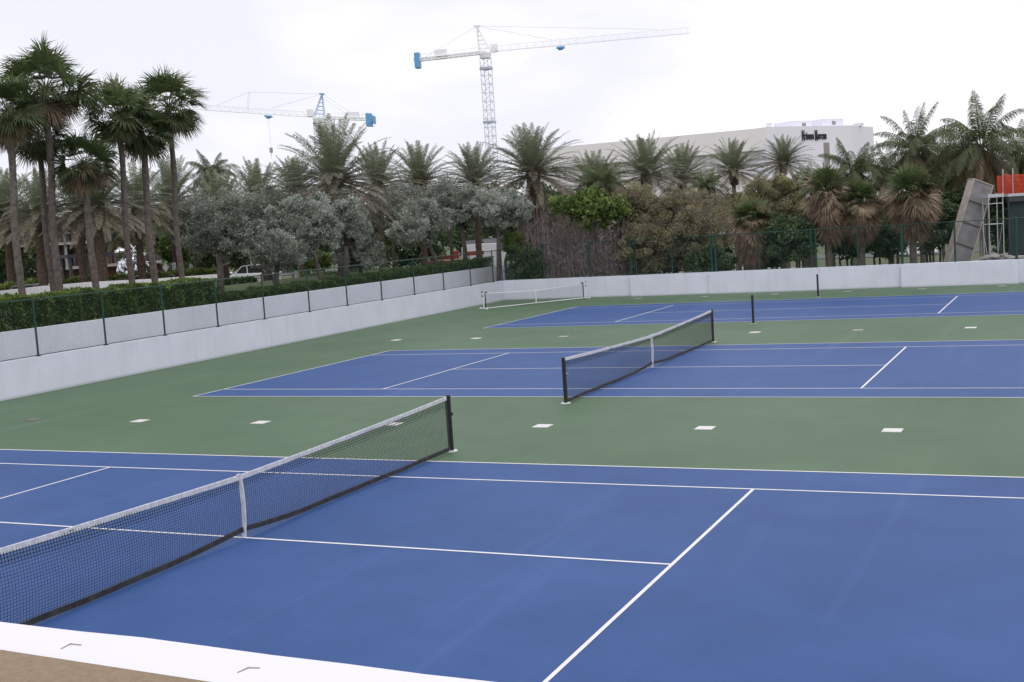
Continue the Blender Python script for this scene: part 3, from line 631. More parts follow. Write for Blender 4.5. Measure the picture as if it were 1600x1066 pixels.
# date palms
def date_proto(seed, n=104, Lf=3.7):
    b = MB(); pinnate(b, int(n*.60), 84, 10, Lf, .75, .5, seed=seed, nl=50, droop=1.35, lw=.036); pinnate(b, int(n*.50), 18, -30, Lf*1.14, .42, .0, seed=seed+5, nl=46, droop=.7, lw=.036)
    t = MB(); t.tube([(0, 0, -1.25), (0, 0, -0.9), (0, 0, -0.45), (0, 0, -.1), (0, 0, .25)], [.27, .34, .42, .38, .16], 14); boots(t, -1.25, 0, .36, 60, .24, seed)
    s = MB(); g = np.random.default_rng(seed)
    for i in range(7):
        a = g.uniform(0, 6.28); P_ = [np.array([0, 0, .1])+np.array([math.cos(a)*k*.2, math.sin(a)*k*.2, .42*k-.13*k*k]) for k in range(5)]
        s.tube(P_[:3], [.02, .02, .015], 4)
        e_ = P_[2]; k = 40; dd = nrm(g.normal(0, .35, (k, 3))+np.array([math.cos(a), math.sin(a), -.7])); s.struts(np.repeat(e_[None], k, 0), e_+dd*g.uniform(.4, .8, (k, 1)), .012, .006)
    return b, t, s
DPROT = [date_proto(21), date_proto(22, 94), date_proto(23, 112)]
DOBJ = {}
def date_palm(label, u, v, d, k, scale=1.0, rz=0.0, r=.26, group='date palms behind the left fence', bloom=False, base_uv=None, name='date_palm', ztop=None):
    C_ = at(u, v, d); Bp = at(base_uv[0], base_uv[1], d) if base_uv else C_
    z0 = float(gz(Bp[0], Bp[1])); H = C_[2]-z0
    root = thing(name, label, 'palm tree', (Bp[0], Bp[1], z0), 0, group); lean = (C_[0]-Bp[0], C_[1]-Bp[1])
    b = MB(); make_trunk(b, H-.3, r, r*.9, (lean[0]*.98, lean[1]*.98), seed=k+int(u), rag=.07, sides=10); b.build('trunk', m_trunkd, root, smooth=False)
    if k not in DOBJ:
        pb_, pt, psk = DPROT[k]
        DOBJ[k] = (pb_.build('crown', m_date, root), pt.build('crown_boss', m_trunkd, root), psk.build('flower_stalks', m_bloom, root))
        parts = DOBJ[k]
        if not bloom: parts = parts
    else:
        parts = []
        for o in DOBJ[k][:3 if bloom else 2]:
            c = o.copy(); COL.objects.link(c); c.parent = root; parts.append(c)
    for c in parts: c.location = (lean[0], lean[1], H); c.scale = (scale,)*3; c.rotation_euler = (random.uniform(-.05, .05), random.uniform(-.05, .05), rz)
date_palm('big date palm with flower stalks in front of the lower crane', 523, 284, 66, 0, 1.14, .4, bloom=True)
date_palm('big date palm below the jib mast of the tall crane', 833, 272, 76, 2, 1.06, 1.9, bloom=True)
date_palm('date palm with upright crown between the two cranes', 656, 285, 92, 1, 1.06, 2.9)
date_palm('date palm in front of the foot of the tall crane mast', 742, 286, 96, 2, 1.08, 4.0)
date_palm('date palm standing in front of the long grey store band', 1010, 274, 96, 1, 1.12, 5.0, group='date palms before the store')
date_palm('date palm just right of the taller one before the store band', 1066, 278, 110, 0, 1.06, 1.0, group='date palms before the store')
date_palm('small date palm with bare trunk before the left corner of the white store wall', 1146, 268, 112, 1, 1.05, 2.1, r=.2, group='date palms before the store')
date_palm('date palm directly left below the black store lettering', 1224, 256, 112, 2, .88, 3.1, group='date palms before the store')
date_palm('low date palm half hidden behind the lime green tree', 930, 300, 100, 0, 1.12, 4.2, group='date palms before the store')
date_palm('grey green date palm above the silver trees, left of the flowering one', 405, 320, 72, 1, .92, 3.3)
date_palm('date palm peeking out behind the silver trees right of the cluster', 345, 335, 80, 2, 1.0, .8)
date_palm('date palm crown behind and right of the big flowering one', 590, 290, 88, 0, 1.05, 2.0)
date_palm('date palm behind and left of the big flowering one', 462, 300, 96, 2, 1.0, 5.3)
date_palm('date palm with trunk seen between the first two fan palm trunks', 62, 335, 62, 1, .80, .2, base_uv=(66, 440), r=.24)
date_palm('date palm with dark trunk left of the thick one behind the fan palms', 124, 328, 68, 0, .82, 2.3, base_uv=(131, 436), r=.24)
date_palm('date palm with thick reddish trunk in the middle of the fan palm cluster', 152, 322, 62, 2, .84, 3.5, base_uv=(161, 436), r=.27)
date_palm('date palm with trunk just left of the silver sculpture poles', 215, 322, 70, 1, .85, 4.4, base_uv=(222, 432), r=.24)
date_palm('date palm at the left picture edge behind the fan palms', 8, 330, 72, 2, .9, 1.4)
date_palm('date palm behind the two rightmost trunks of the fan palm cluster', 268, 318, 76, 0, .95, .5, r=.24)

# coconut palms
def coco_proto(seed, n=30, Lf=4.2):
    b = MB(); pinnate(b, int(n*.7), 84, -5, Lf, .85, .35, seed=seed, droop=2.3, nl=70, ll=.80, lw=.034, vup=-.1, ldroop=.7, rr=.03); pinnate(b, int(n*.5), -5, -50, Lf*.85, .3, .0, seed=seed+3, droop=1.3, nl=60, ll=.75, lw=.034, vup=-.2, ldroop=.9, rr=.03)
    return b
CP = [coco_proto(31, 44), coco_proto(32, 40), coco_proto(33, 30, 3.2)]; COBJ = {}
def coco_palm(label, u, v, d, k, scale=1.0, rz=0, r=.17, group='coconut palms beyond the back wall', base_uv=None, m=None):
    C_ = at(u, v, d); Bp = at(base_uv[0], base_uv[1], d) if base_uv else C_; z0 = float(gz(Bp[0], Bp[1])); H = C_[2]-z0
    root = thing('coconut_palm', label, 'palm tree', (Bp[0], Bp[1], z0), 0, group); lean = (C_[0]-Bp[0], C_[1]-Bp[1])
    b = MB(); make_trunk(b, H, r*1.1, r*.8, lean, seed=int(u), rag=.03, sides=10, flare=1.5); b.build('trunk', m_trunk, root, smooth=True)
    if k not in COBJ: COBJ[k] = CP[k].build('crown', m_coco, root); c = COBJ[k]
    else: c = COBJ[k].copy(); COL.objects.link(c); c.parent = root
    c.location = (lean[0], lean[1], H); c.scale = (scale,)*3; c.rotation_euler = (random.uniform(-.05, .05), random.uniform(-.05, .05), rz)
coco_palm('tall coconut palm with ragged crown right of the store', 1430, 235, 80, 0, .92, .4, base_uv=(1443, 400), r=.2)
coco_palm('tallest coconut palm, above the leaning formwork panel', 1533, 228, 74, 1, 1.0, 2.0, base_uv=(1542, 400), r=.22)
coco_palm('bright green young coconut palm below the white store roof', 1333, 268, 78, 2, .86, 3.3, base_uv=(1335, 400))
coco_palm('coconut palm cut off by the right picture edge', 1598, 245, 82, 1, .8, 4.5)
coco_palm('dim coconut palm behind the two tall ones', 1484, 262, 100, 0, .95, 5.0)
coco_palm('coconut palm between the young one and the tall ragged one', 1386, 272, 96, 1, .8, 1.1)
coco_palm('small dark feather palm left of the store corner bush', 1104, 290, 84, 2, .50, .7, group='small feather palms')
coco_palm('little bright feather palm right under the store lettering', 1268, 282, 84, 2, .50, 1.9, group='small feather palms')
coco_palm('upright feather palm sticking out of the lime green tree', 943, 288, 72, 2, .62, 5.1, group='small feather palms')
coco_palm('yellowish feather palm in the gap left of the sculpture', 184, 362, 98, 2, 1.0, 2.6, group='small feather palms')
coco_palm('dark feather palm standing above the skyline behind the silver trees', 330, 272, 105, 2, .85, 4.0, group='small feather palms')

# broadleaf trees and bushes
def crown_mesh(b, g, c, rad, nclump, per, leaf, aspect=.5, tone=.5, tvar=.18, cl_r=.28, shell=.55, flat=1.0):
    c = np.array(c, float); rad = np.array(rad, float)
    dirs = nrm(g.normal(0, 1, (nclump, 3))); rr = shell+(1-shell)*g.random(nclump)**.6; rr[: nclump//5] *= g.random(nclump//5)
    cen = c+dirs*rr[:, None]*rad*g.uniform(.82, 1.12, (nclump, 1)); cr_ = cl_r*rad.mean()*g.uniform(.6, 1.35, nclump)
    tn = tone+g.normal(0, tvar, nclump)
    N = nclump*per; ci = np.repeat(np.arange(nclump), per)
    off = nrm(g.normal(0, 1, (N, 3)))*(g.random((N, 1))**.45); P_ = cen[ci]+off*cr_[ci][:, None]*np.array([1, 1, .75*flat])
    d = nrm(off+g.normal(0, .7, (N, 3))+np.array([0, 0, .25])); s = nrm(np.cross(d, g.normal(0, 1, (N, 3))))
    Ln = leaf*g.uniform(.7, 1.3, N); t = np.clip(tn[ci]+g.normal(0, .16, N), 0, 1)
    b.quads(diamonds(P_, d, s, Ln, Ln*aspect), t); return cen
def broadleaf(name, label, cat, group, u, v, d, rx, ry, m, leaf, ncl, per, seed, depth=None, tone=.5, trunkw=.12, nlimb=6, stems=1, base_uv=None, cl_r=.28, shell=.5, trunk=True, aspect=.5, lobes=None, bark=None, tvar=.18):
    """one tree or shrub: crown of small leaf faces in clumps over a forked trunk"""
    g = np.random.default_rng(seed); d = behind(*(base_uv or (u, v)), d, .6+.35*rx*d/FPX if u > 790 else 0); C_ = at(u, v, d); Rx, Rz = rx*d/FPX, ry*d/FPX; Ry = depth if depth else Rx*.8
    Bp = at(base_uv[0], base_uv[1], d) if base_uv else C_; z0 = float(gz(Bp[0], Bp[1])); root = thing(name, label, cat, (Bp[0], Bp[1], z0), 0, group)
    cc_ = np.array([C_[0]-Bp[0], C_[1]-Bp[1], C_[2]-z0]); b = MB()
    az = math.atan2(-CR[1], CR[0]); L_ = lobes or [(0, 0, 1)]
    cens = []
    for (lx, lz, ls) in L_:
        c = cc_+np.array([CR[0], CR[1], 0])*lx*Rx+np.array([0, 0, lz*Rz]); cens.append(crown_mesh(b, g, c, (Rx*ls, Ry*ls, Rz*ls), max(6, int(ncl*ls**2)), per, leaf, aspect, tone, tvar, cl_r, shell))
    b.build('crown', m, root)
    if trunk:
        cens = np.concatenate(cens); t = MB(); fork = cc_.copy(); fork[2] = max(0.5, (cc_[2]-Rz*.75)); fork[:2] *= .5
        for s_ in range(stems):
            o = np.array([np.clip(g.normal(0, .07*stems), -.3, .3), np.clip(g.normal(0, .05*stems), -.18, .25), -0.15]) if stems > 1 else np.array([0, 0, -.15])
            f2 = fork+(o*2 if stems > 1 else 0); t.tube([o, o*.6+f2*.5+g.normal(0, .05, 3), f2], [trunkw*1.15, trunkw, trunkw*.8], 8)
            for k in range(nlimb):
                e_ = cens[g.integers(len(cens))]; mid = (f2+e_)/2+g.normal(0, .12, 3)*Rz*.5; t.tube([f2, mid, e_], [trunkw*.6, trunkw*.38, trunkw*.14], 6)
        t.build('trunk', bark or m_bark, root, smooth=True)
    return root
G3 = 'silver leaved trees along the left fence'
SL = dict(m=m_silver, leaf=.13, cl_r=.205, aspect=.42, trunkw=.15)
broadleaf('silver_tree', 'wide airy silver tree with forked leaning trunk, right beside the fan palms', 'tree', G3, 345, 348, 52, 74, 62, ncl=88, per=125, seed=41, base_uv=(343, 452), tone=.36, nlimb=14, lobes=[(0, 0, .82), (-.5, -.25, .5), (.5, .2, .5), (.1, -.5, .5), (.55, -.35, .42)], **SL)
broadleaf('silver_tree', 'silver tree left of the dark trunk gap under the flowering date palm', 'tree', G3, 475, 352, 58, 66, 62, ncl=120, per=135, seed=42, base_uv=(503, 428), tone=.5, nlimb=10, lobes=[(0, 0, .8), (-.55, .1, .5), (.5, -.2, .5), (-.2, -.5, .5), (.1, .5, .42)], **SL)
broadleaf('silver_tree', 'silver tree with bright crown right under the flowering date palm', 'tree', G3, 545, 348, 60, 44, 48, ncl=90, per=135, seed=43, base_uv=(538, 424), tone=.56, nlimb=8, lobes=[(0, .1, .85), (.4, -.3, .5), (-.3, .3, .45)], **SL)
broadleaf('silver_tree', 'silver tree with low sweeping crown left of the white truck', 'tree', G3, 655, 352, 62, 58, 46, ncl=110, per=135, seed=44, base_uv=(688, 412), tone=.62, nlimb=8, lobes=[(0, 0, .8), (-.5, -.3, .5), (.5, .2, .5), (.2, .45, .4)], **SL)
broadleaf('silver_tree', 'silver tree whose forked trunk stands before the middle of the white truck', 'tree', G3, 715, 325, 66, 52, 36, ncl=100, per=135, seed=45, base_uv=(727, 404), tone=.5, nlimb=8, lobes=[(0, 0, .85), (.4, .1, .55), (-.4, .2, .5)], **SL)
broadleaf('silver_tree', 'silver tree with dark forked trunk before the right end of the white truck', 'tree', G3, 785, 325, 68, 58, 36, ncl=120, per=135, seed=46, base_uv=(774, 400), tone=.62, nlimb=10, lobes=[(0, 0, .85), (.45, -.1, .55), (-.5, .1, .5)], **SL)
broadleaf('silver_tree', 'low silver tree between the airy one and the dark gap', 'tree', G3, 430, 392, 56, 48, 32, ncl=80, per=135, seed=47, base_uv=(437, 436), tone=.42, nlimb=8, **SL)
# shrubs beyond the back wall
G4 = 'shrubs beyond the back wall'
broadleaf('lime_tree', 'bright lime green tree with rounded leaf clumps behind the twiggy shrub', 'tree', G4, 925, 318, 62, 66, 34, m_lime, .20, 135, 44, 51, tone=.45, cl_r=.12, aspect=.75, lobes=[(0, -.1, .8), (-.6, .1, .45), (.4, -.3, .6), (.1, -.6, .6), (.75, -.45, .4), (-.1, .35, .4)], tvar=.22, shell=.25, nlimb=14)
broadleaf('olive_shrub', 'brown and olive speckled shrub mass right of the lime green tree', 'shrub', G4, 1048, 362, 57, 78, 72, m_rust, .10, 200, 240, 52, tone=.45, lobes=[(0, -.1, .85), (-.45, -.3, .6), (.35, .2, .6), (.0, .5, .45), (.5, -.35, .55)], stems=4, cl_r=.2)
broadleaf('olive_shrub', 'pale olive bush with round top before the white store wall', 'shrub', G4, 1208, 318, 72, 66, 54, m_olive, .12, 170, 220, 53, tone=.58, lobes=[(0, 0, .85), (-.45, -.2, .6), (.3, .3, .5)], stems=3, cl_r=.2)
broadleaf('olive_shrub', 'small yellow green bush at the foot of the back fence', 'shrub', G4, 1020, 412, 54.5, 20, 17, m_olive, .09, 70, 120, 54, tone=.8, stems=3)
broadleaf('olive_shrub', 'rusty bush between the lime green tree and the store palms', 'shrub', G4, 990, 330, 70, 40, 42, m_rust, .12, 110, 160, 56, tone=.5, stems=3)
for i, (u, v, d, rx, ry, lab) in enumerate([(1238, 372, 64, 40, 32, 'dark green multi-stemmed bush left of the bare-trunked skirted palm'), (1196, 396, 70, 34, 26, 'dark green bush behind the shortest skirted palm'),
        (1330, 378, 66, 40, 26, 'dark green bush between two skirted palm trunks'), (1382, 372, 66, 36, 30, 'dark green bush left of the white car'), (1462, 352, 66, 36, 42, 'dark green bush against the leaning formwork panel'),
        (1112, 408, 60, 36, 22, 'dark green bush at the foot of the brown speckled shrub')]):
    broadleaf('sea_grape_bush', lab, 'shrub', 'dark bushes beyond the back wall', u, v, d, rx, ry, m_dark, .15, 80, 130, 60+i, tone=.45, stems=4, trunkw=.07, nlimb=5, aspect=.8, cl_r=.26)
for i, (u, v, d, rx, ry, lab) in enumerate([(1560, 300, 84, 64, 52, 'broad dark green tree behind the orange safety net'), (1500, 285, 96, 50, 46, 'dark green tree behind the top of the formwork panel'), (1400, 335, 92, 60, 30, 'dark green tree low behind the skirted palms'),
        (1300, 345, 92, 50, 22, 'dark tree low behind the bare-trunked skirted palm'), (1590, 360, 86, 50, 44, 'dark green tree behind the green screened platform')]):
    broadleaf('dark_tree', lab, 'tree', 'dark trees behind the palms on the right', u, v, d, rx, ry, m_dark, .24, 90, 130, 70+i, tone=.5, aspect=.7, cl_r=.26, shell=.3)
# dead twiggy shrubs
def twigs(label, u, v0, d, wpx, hpx, n, seed, tone=.5):
    g = np.random.default_rng(seed); d = behind(u, v0, d, 1.6); Bp = at(u, v0, d); z0 = float(gz(Bp[0], Bp[1])); top = at(u, v0-hpx, d)[2]; H = top-z0; W = wpx*d/FPX
    root = thing('twiggy_shrub', label, 'shrub', (Bp[0], Bp[1], z0), 0, 'bare twiggy shrubs at the back wall')
    rad = np.sqrt(g.random(n)); a = g.uniform(0, 6.283, n); bx, by_ = rad*np.cos(a)*W*.46, rad*np.sin(a)*W*.16
    prof = np.clip(1-(rad*.93)**2.2, .05, 1)**.62; hh = H*prof*g.uniform(.55, 1.08, n)*(1+.12*np.sin(a*3+seed))
    P0 = np.stack([bx, by_, 0*bx], 1); b = MB(); K = 5; prev = P0; pw_ = .021
    dx = np.stack([np.cos(a)*rad*.20*W, np.sin(a)*rad*.05*W], 1)
    stn = g.normal(0, .32, n)
    for k in range(1, K+1):
        t = k/K; cur = np.stack([bx+dx[:, 0]*t**1.3+g.normal(0, .05, n), by_+dx[:, 1]*t**1.3+g.normal(0, .05, n), hh*t], 1)
        b.struts(prev, cur, pw_, pw_*.8, tone=np.clip(tone+stn, 0, 1)); 
        if k >= 2:                                             # side twigs
            m_ = 3; q = np.repeat(prev+(cur-prev)*g.random((n, 1)), m_, 0)[: n*m_]; dd = nrm(g.normal(0, .7, (len(q), 3))+np.array([0, 0, 1.0]))
            b.struts(q, q+dd*g.uniform(.2, .5, (len(q), 1)),   .013, .006, tone=np.clip(tone+.1+g.normal(0, .30, len(q)), 0, 1))
        prev = cur; pw_ *= .8
    b.build('branches', m_twig, root)
twigs('purple grey shrub of bare upright twigs left of the first back fence posts', 850, 436, 60, 110, 112, 700, 81, .52)
twigs('purple grey shrub of bare upright twigs just behind the thin fence post', 905, 434, 57, 100, 100, 760, 82, .5)
twigs('purple grey shrub of bare upright twigs left of the double fence post', 958, 430, 57.5, 95, 88, 700, 83, .5)
broadleaf('dark_shrub', 'low dark shrub in the corner at the return wall', 'shrub', G4, 826, 420, 57, 34, 28, m_dark, .12, 80, 150, 84, tone=.4, stems=3)
broadleaf('dark_shrub', 'yellow green bush behind the right end of the white truck', 'shrub', G4, 806, 384, 72, 26, 20, m_lime, .12, 70, 120, 85, tone=.35, stems=3)
broadleaf('dark_shrub', 'dark shrub behind the twiggy shrubs under the silver crown', 'shrub', G4, 848, 370, 78, 44, 50, m_rust, .12, 90, 150, 86, tone=.25, stems=3)
# far dark tree masses closing the gaps
G5 = 'dark trees closing the view on the left'
for i, (u, v, d, rx, ry, lab, mm, tn) in enumerate([
        (300, 395, 112, 50, 34, 'dark green tree behind the parked dark cars', m_dark, .55), (385, 380, 112, 60, 46, 'dark green tree behind the airy silver tree', m_dark, .5), (470, 385, 108, 60, 48, 'dark green tree behind the second silver tree', m_dark, .45),
        (560, 380, 104, 60, 52, 'dark green tree behind the trunk gap right of the silver trees', m_dark, .45), (640, 372, 108, 60, 50, 'dark green tree behind the low sweeping silver tree', m_dark, .45), (722, 350, 126, 60, 44, 'dark green tree behind the white truck', m_dark, .55),
        (800, 335, 112, 70, 46, 'dark green tree behind the rightmost silver tree', m_dark, .5), (880, 330, 104, 60, 36, 'dark green tree behind the lime green tree', m_dark, .6), (250, 360, 120, 46, 40, 'tree with dull green crown between the rightmost fan palm trunks', m_dark, .7),
        (15, 365, 78, 52, 46, 'bright green leafy tree at the left picture edge', m_lime, .3), (560, 402, 84, 30, 18, 'yellow green bush low in the gap between silver trees', m_lime, .2), (497, 408, 82, 20, 14, 'yellow green bush behind the second bollard', m_lime, .2), (276, 385, 92, 26, 22, 'yellow green shrub above the warning sign', m_lime, .1)]):
    broadleaf('broadleaf_tree', lab, 'tree', G5, u, v, d, rx, ry, mm, .30 if d > 90 else .2, 90, 120, 90+i, tone=tn, aspect=.65, cl_r=.27, shell=.35)

# ------------------------------------------------------------------ hedges
def hedge(name, label, A, B, width, z0a, z0b, z1a, z1b, n, leaf, m, seed, group=None, gap=0.0, tone=.42, toplight=.3, cat='hedge'):
    g = np.random.default_rng(seed); A = np.array(A, float); B = np.array(B, float); Lh = np.linalg.norm(B-A); t = (B-A)/Lh; nn = np.array([-t[1], t[0]])
    root = thing(name, label, cat, (A[0], A[1], z0a), 0, group)
    s = g.random(n)*Lh; zrel = g.random(n); w = g.uniform(-.5, .5, n); face = g.random(n)
    w = np.where(face < .45, np.sign(w)*.5*(1-.18*g.random(n)), w); zrel = np.where(face > .72, 1-.10*g.random(n), zrel)
    bump = 0.06*np.sin(s*2.1)+.05*np.sin(s*5.3+1)+.03*np.sin(s*11)
    if gap:                                                    # thin base where the light comes through
        keep = (zrel > .20) | (g.random(n) < .45+gap*np.sin(s*3.1)**2*.4); s, zrel, w, bump = s[keep], zrel[keep], w[keep], bump[keep]
    f = s/Lh; zb_ = z0a+(z0b-z0a)*f; zt_ = z1a+(z1b-z1a)*f+bump
    z = zb_+(zt_-zb_)*zrel-z0a; N = len(s)
    P_ = np.stack([t[0]*s+nn[0]*w*(width+bump), t[1]*s+nn[1]*w*(width+bump), z], 1)
    out = np.stack([nn[0]*w*2, nn[1]*w*2, (zrel-.5)*2], 1); d = nrm(out*.8+g.normal(0, .7, (N, 3))+np.array([0, 0, .4])); sd_ = nrm(np.cross(d, g.normal(0, 1, (N, 3))))
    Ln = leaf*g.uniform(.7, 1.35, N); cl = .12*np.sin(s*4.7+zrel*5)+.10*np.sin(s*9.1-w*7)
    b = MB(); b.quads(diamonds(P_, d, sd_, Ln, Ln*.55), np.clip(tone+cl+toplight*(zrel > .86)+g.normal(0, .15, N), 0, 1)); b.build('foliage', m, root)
    st = MB(); k = int(Lh*5); ss_ = g.random(k)*Lh; p0 = np.stack([t[0]*ss_, t[1]*ss_, (z0b-z0a)*ss_/Lh-.05], 1); hh = (zt_.mean()-zb_.mean())*.7
    st.struts(p0, p0+np.stack([g.normal(0, .15, k), g.normal(0, .15, k), np.full(k, hh)], 1), .014, .006); st.build('stems', m_bark, root)
hx = lambda y: wall_x(y)-OFF-1.0
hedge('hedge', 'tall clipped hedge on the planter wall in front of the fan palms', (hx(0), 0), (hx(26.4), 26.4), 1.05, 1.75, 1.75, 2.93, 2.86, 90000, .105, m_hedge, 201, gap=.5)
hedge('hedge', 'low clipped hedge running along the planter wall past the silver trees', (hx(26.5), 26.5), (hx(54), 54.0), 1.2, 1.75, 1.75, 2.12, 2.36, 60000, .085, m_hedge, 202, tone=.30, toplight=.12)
A = at(-60, 437, 66); B = at(345, 436, 74)
hedge('hedge', 'thin strip of low hedge beyond the white ramp wall', A[:2], B[:2], 1.2, 1.3, 1.3, 2.92, 2.85, 16000, .14, m_hedge, 203, toplight=.4)
A = at(-60, 405, 78); B = at(50, 405, 78)
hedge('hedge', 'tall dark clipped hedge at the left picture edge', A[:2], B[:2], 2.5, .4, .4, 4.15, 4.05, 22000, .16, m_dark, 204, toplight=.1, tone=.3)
A = at(352, 436, 72); B = at(402, 434, 74)
hedge('hedge', 'small block of clipped hedge left of the parked white car', A[:2], B[:2], 1.4, 1.0, 1.0, 2.15, 2.15, 5000, .12, m_hedge, 205, tone=.3)
A = at(490, 436, 68); B = at(610, 424, 76)
hedge('hedge', 'light green low hedge on the lawn behind the bollards', A[:2], B[:2], 3.0, 1.2, 1.0, 2.25, 2.1, 14000, .10, m_hedge, 206, tone=.55, toplight=.25)
A = at(790, 404, 76); B = at(835, 402, 74)

# ------------------------------------------------------------------ white ramp wall and buildings on the left
m_rampw = mat('ramp_wall_white', (0.80, 0.79, 0.82), 0.7, var=.03)
rp = [(-80, 462, 50), (0, 455, 52), (60, 448, 55), (140, 441, 58), (240, 436, 60), (343, 428.5, 62)]
b = MB(); pts = [at(u, v, d) for u, v, d in rp]; o = pts[0]
root = thing('ramp_wall', 'low white ramp wall curving behind the fan palm trunks', 'wall', (o[0], o[1], 0))
V = []
for p in pts:
    dd = p[:2]-CAMPOS[:2]; dd /= np.linalg.norm(dd); q = p[:2]+dd*0.35
    V += [(p[0]-o[0], p[1]-o[1], 0.2), (p[0]-o[0], p[1]-o[1], p[2]), (q[0]-o[0], q[1]-o[1], p[2]), (q[0]-o[0], q[1]-o[1], .2)]
bb = b.addv(V); F = []
for i in range(len(pts)-1):
    for j in range(4): j2 = (j+1) % 4; F.append([bb+i*4+j, bb+(i+1)*4+j, bb+(i+1)*4+j2, bb+i*4+j2])
b.q.append(np.array(F)); b.tq.append(np.full(len(F), .5)); b.ng += [[bb, bb+1, bb+2, bb+3], [bb+len(V)-1, bb+len(V)-2, bb+len(V)-3, bb+len(V)-4]]
b.build('wall_panel', m_rampw, root)

def frame(u0, u1, d0, d1, v=400):
    """origin, unit axis along and away for a facade whose ends stand at two sight lines"""
    A = at(u0, v, d0); B = at(u1, v, d1); t = (B-A)[:2]; Ln = np.linalg.norm(t); t /= Ln; n = np.array([-t[1], t[0]])
    return A, t, n, Ln
def fbox(b, t, n, s0, s1, y0, y1, z0, z1):
    c = np.array([*(t*(s0+s1)/2+n*(y0+y1)/2), (z0+z1)/2]); b.box(c, (s1-s0, y1-y0, z1-z0), axes=(np.array([*t, 0]), np.array([*n, 0]), np.array([0, 0, 1.])))
A, t, n, Ln = frame(-60, 330, 128, 150)
root = thing('apartment_building', 'long low building with dark red walls and grey balcony slabs behind the palms', 'building', (A[0], A[1], 0.2))
m_dred = mat('dark_red_wall', (0.14, 0.05, 0.035), 0.8, col2=(0.07, 0.035, 0.03), vscale=.35)
m_slab = mat('grey_slab', (0.30, 0.29, 0.285), 0.8, var=.1)
m_glass = mat('dark_window_glass', (0.015, 0.018, 0.022), 0.12)
b = MB(); fbox(b, t, n, 0, Ln, 2.0, 16, 0, 8.2); b.build('wall', m_dred, root)
for z in (2.5, 5.3, 8.2):
    b = MB(); fbox(b, t, n, -.5, Ln+.5, 0, 16.2, z, z+.32); b.build('floor_slab' if z < 8 else 'roof', m_slab, root)
k = 0
for z in (2.82, 5.62):
    for i in range(13):
        s0 = 1.5+i*(Ln-3)/13
        b = MB(); fbox(b, t, n, s0, s0+1.5, 1.93, 1.997, z+.1, z+2.1); w_ = b.build('window', m_glass, root)
        b = MB(); fbox(b, t, n, s0-.45, s0-.2, .2, .45, z, z+2.48); b.build('column', m_slab, root)
    b = MB(); fbox(b, t, n, 0, Ln, .05, .09, z+.95, z+1.02); 
    for i in range(int(Ln/.5)): fbox(b, t, n, i*.5, i*.5+.03, .055, .085, z, z+.95)
    b.build('railing', m_slab, root)
# pergola
A, t, n, Ln = frame(108, 192, 88, 92)
root = thing('pergola', 'dark metal pergola between the palm trunks left of the sculpture', 'pergola', (A[0], A[1], float(gz(A[0], A[1]))))
m_dmet = mat('dark_grey_metal', (0.035, 0.04, 0.045), 0.5); g0 = float(gz(A[0], A[1]))
b = MB(); fbox(b, t, n, -.3, Ln+.3, -.1, 3.2, 4.05-g0, 4.3-g0); b.build('roof', m_dmet, root)
for i in range(4):
    for y in (0, 2.9):
        b = MB(); fbox(b, t, n, i*(Ln-.2)/3, i*(Ln-.2)/3+.2, y, y+.2, 0, 4.05-g0); b.build('post', m_dmet, root)

# the store
def sight(u, v, z):
    q = CF+CR*(u-800)/FPX+CU*(533-v)/FPX; return CAMPOS+q*((z-CAMPOS[2])/q[2])
ZT = 20.7
C0, C1, C2, C3 = at(820, 300, 262), at(1200, 300, 240), at(1335, 300, 252), at(1368, 300, 262)
root = thing('store_building', 'big pale department store with a plain overhanging top band and black lettering', 'building', (C1[0], C1[1], -2.2)); zb = -2.2
m_sw = mat('store_white', (0.80, 0.79, 0.86), 0.8, var=.02, vscale=.08); m_sg = mat('store_warm_grey', (0.81, 0.775, 0.78), 0.85, var=.03, vscale=.1); m_sl = mat('store_lower_wall', (0.74, 0.72, 0.72), .85, var=.05, vscale=.15)
def dirn(a, c): v_ = (c-a)[:2]; l_ = np.linalg.norm(v_); v_ /= l_; return v_, np.array([-v_[1], v_[0]]), l_
tA, nA, lA = dirn(C0, C1); oA = C0-C1
def gbox(b, o, t, n, s0, s1, y0, y1, z0, z1):
    c = np.array([*(o[:2]+t*(s0+s1)/2+n*(y0+y1)/2), (z0+z1)/2-zb]); b.box(c, (s1-s0, y1-y0, z1-z0), axes=(np.array([*t, 0]), np.array([*n, 0]), np.array([0, 0, 1.])))
b = MB(); gbox(b, oA, tA, nA, 0, lA, 0, 40, ZT-4.3, ZT); b.build('top_band', m_sg, root)
b = MB(); gbox(b, oA, tA, nA, 0, lA-.02, 1.6, 38, zb, ZT-4.32); b.build('wall', m_sl, root)
for i in range(9):
    b = MB(); gbox(b, oA, tA, nA, 8+i*4.6, 8.9+i*4.6, 1.2, 1.6, zb, ZT-4.33); b.build('pilaster', m_sg, root)
tB, nB, lB = dirn(C1, C2); oB = np.zeros(3)
b = MB(); b.prism([(0, 0), tuple((C2-C1)[:2]), tuple((C3-C1)[:2]), tuple((C3-C1)[:2]+nB*25), tuple(nB*40)], 0, ZT-zb+.15); b.build('corner_wall', m_sw, root)
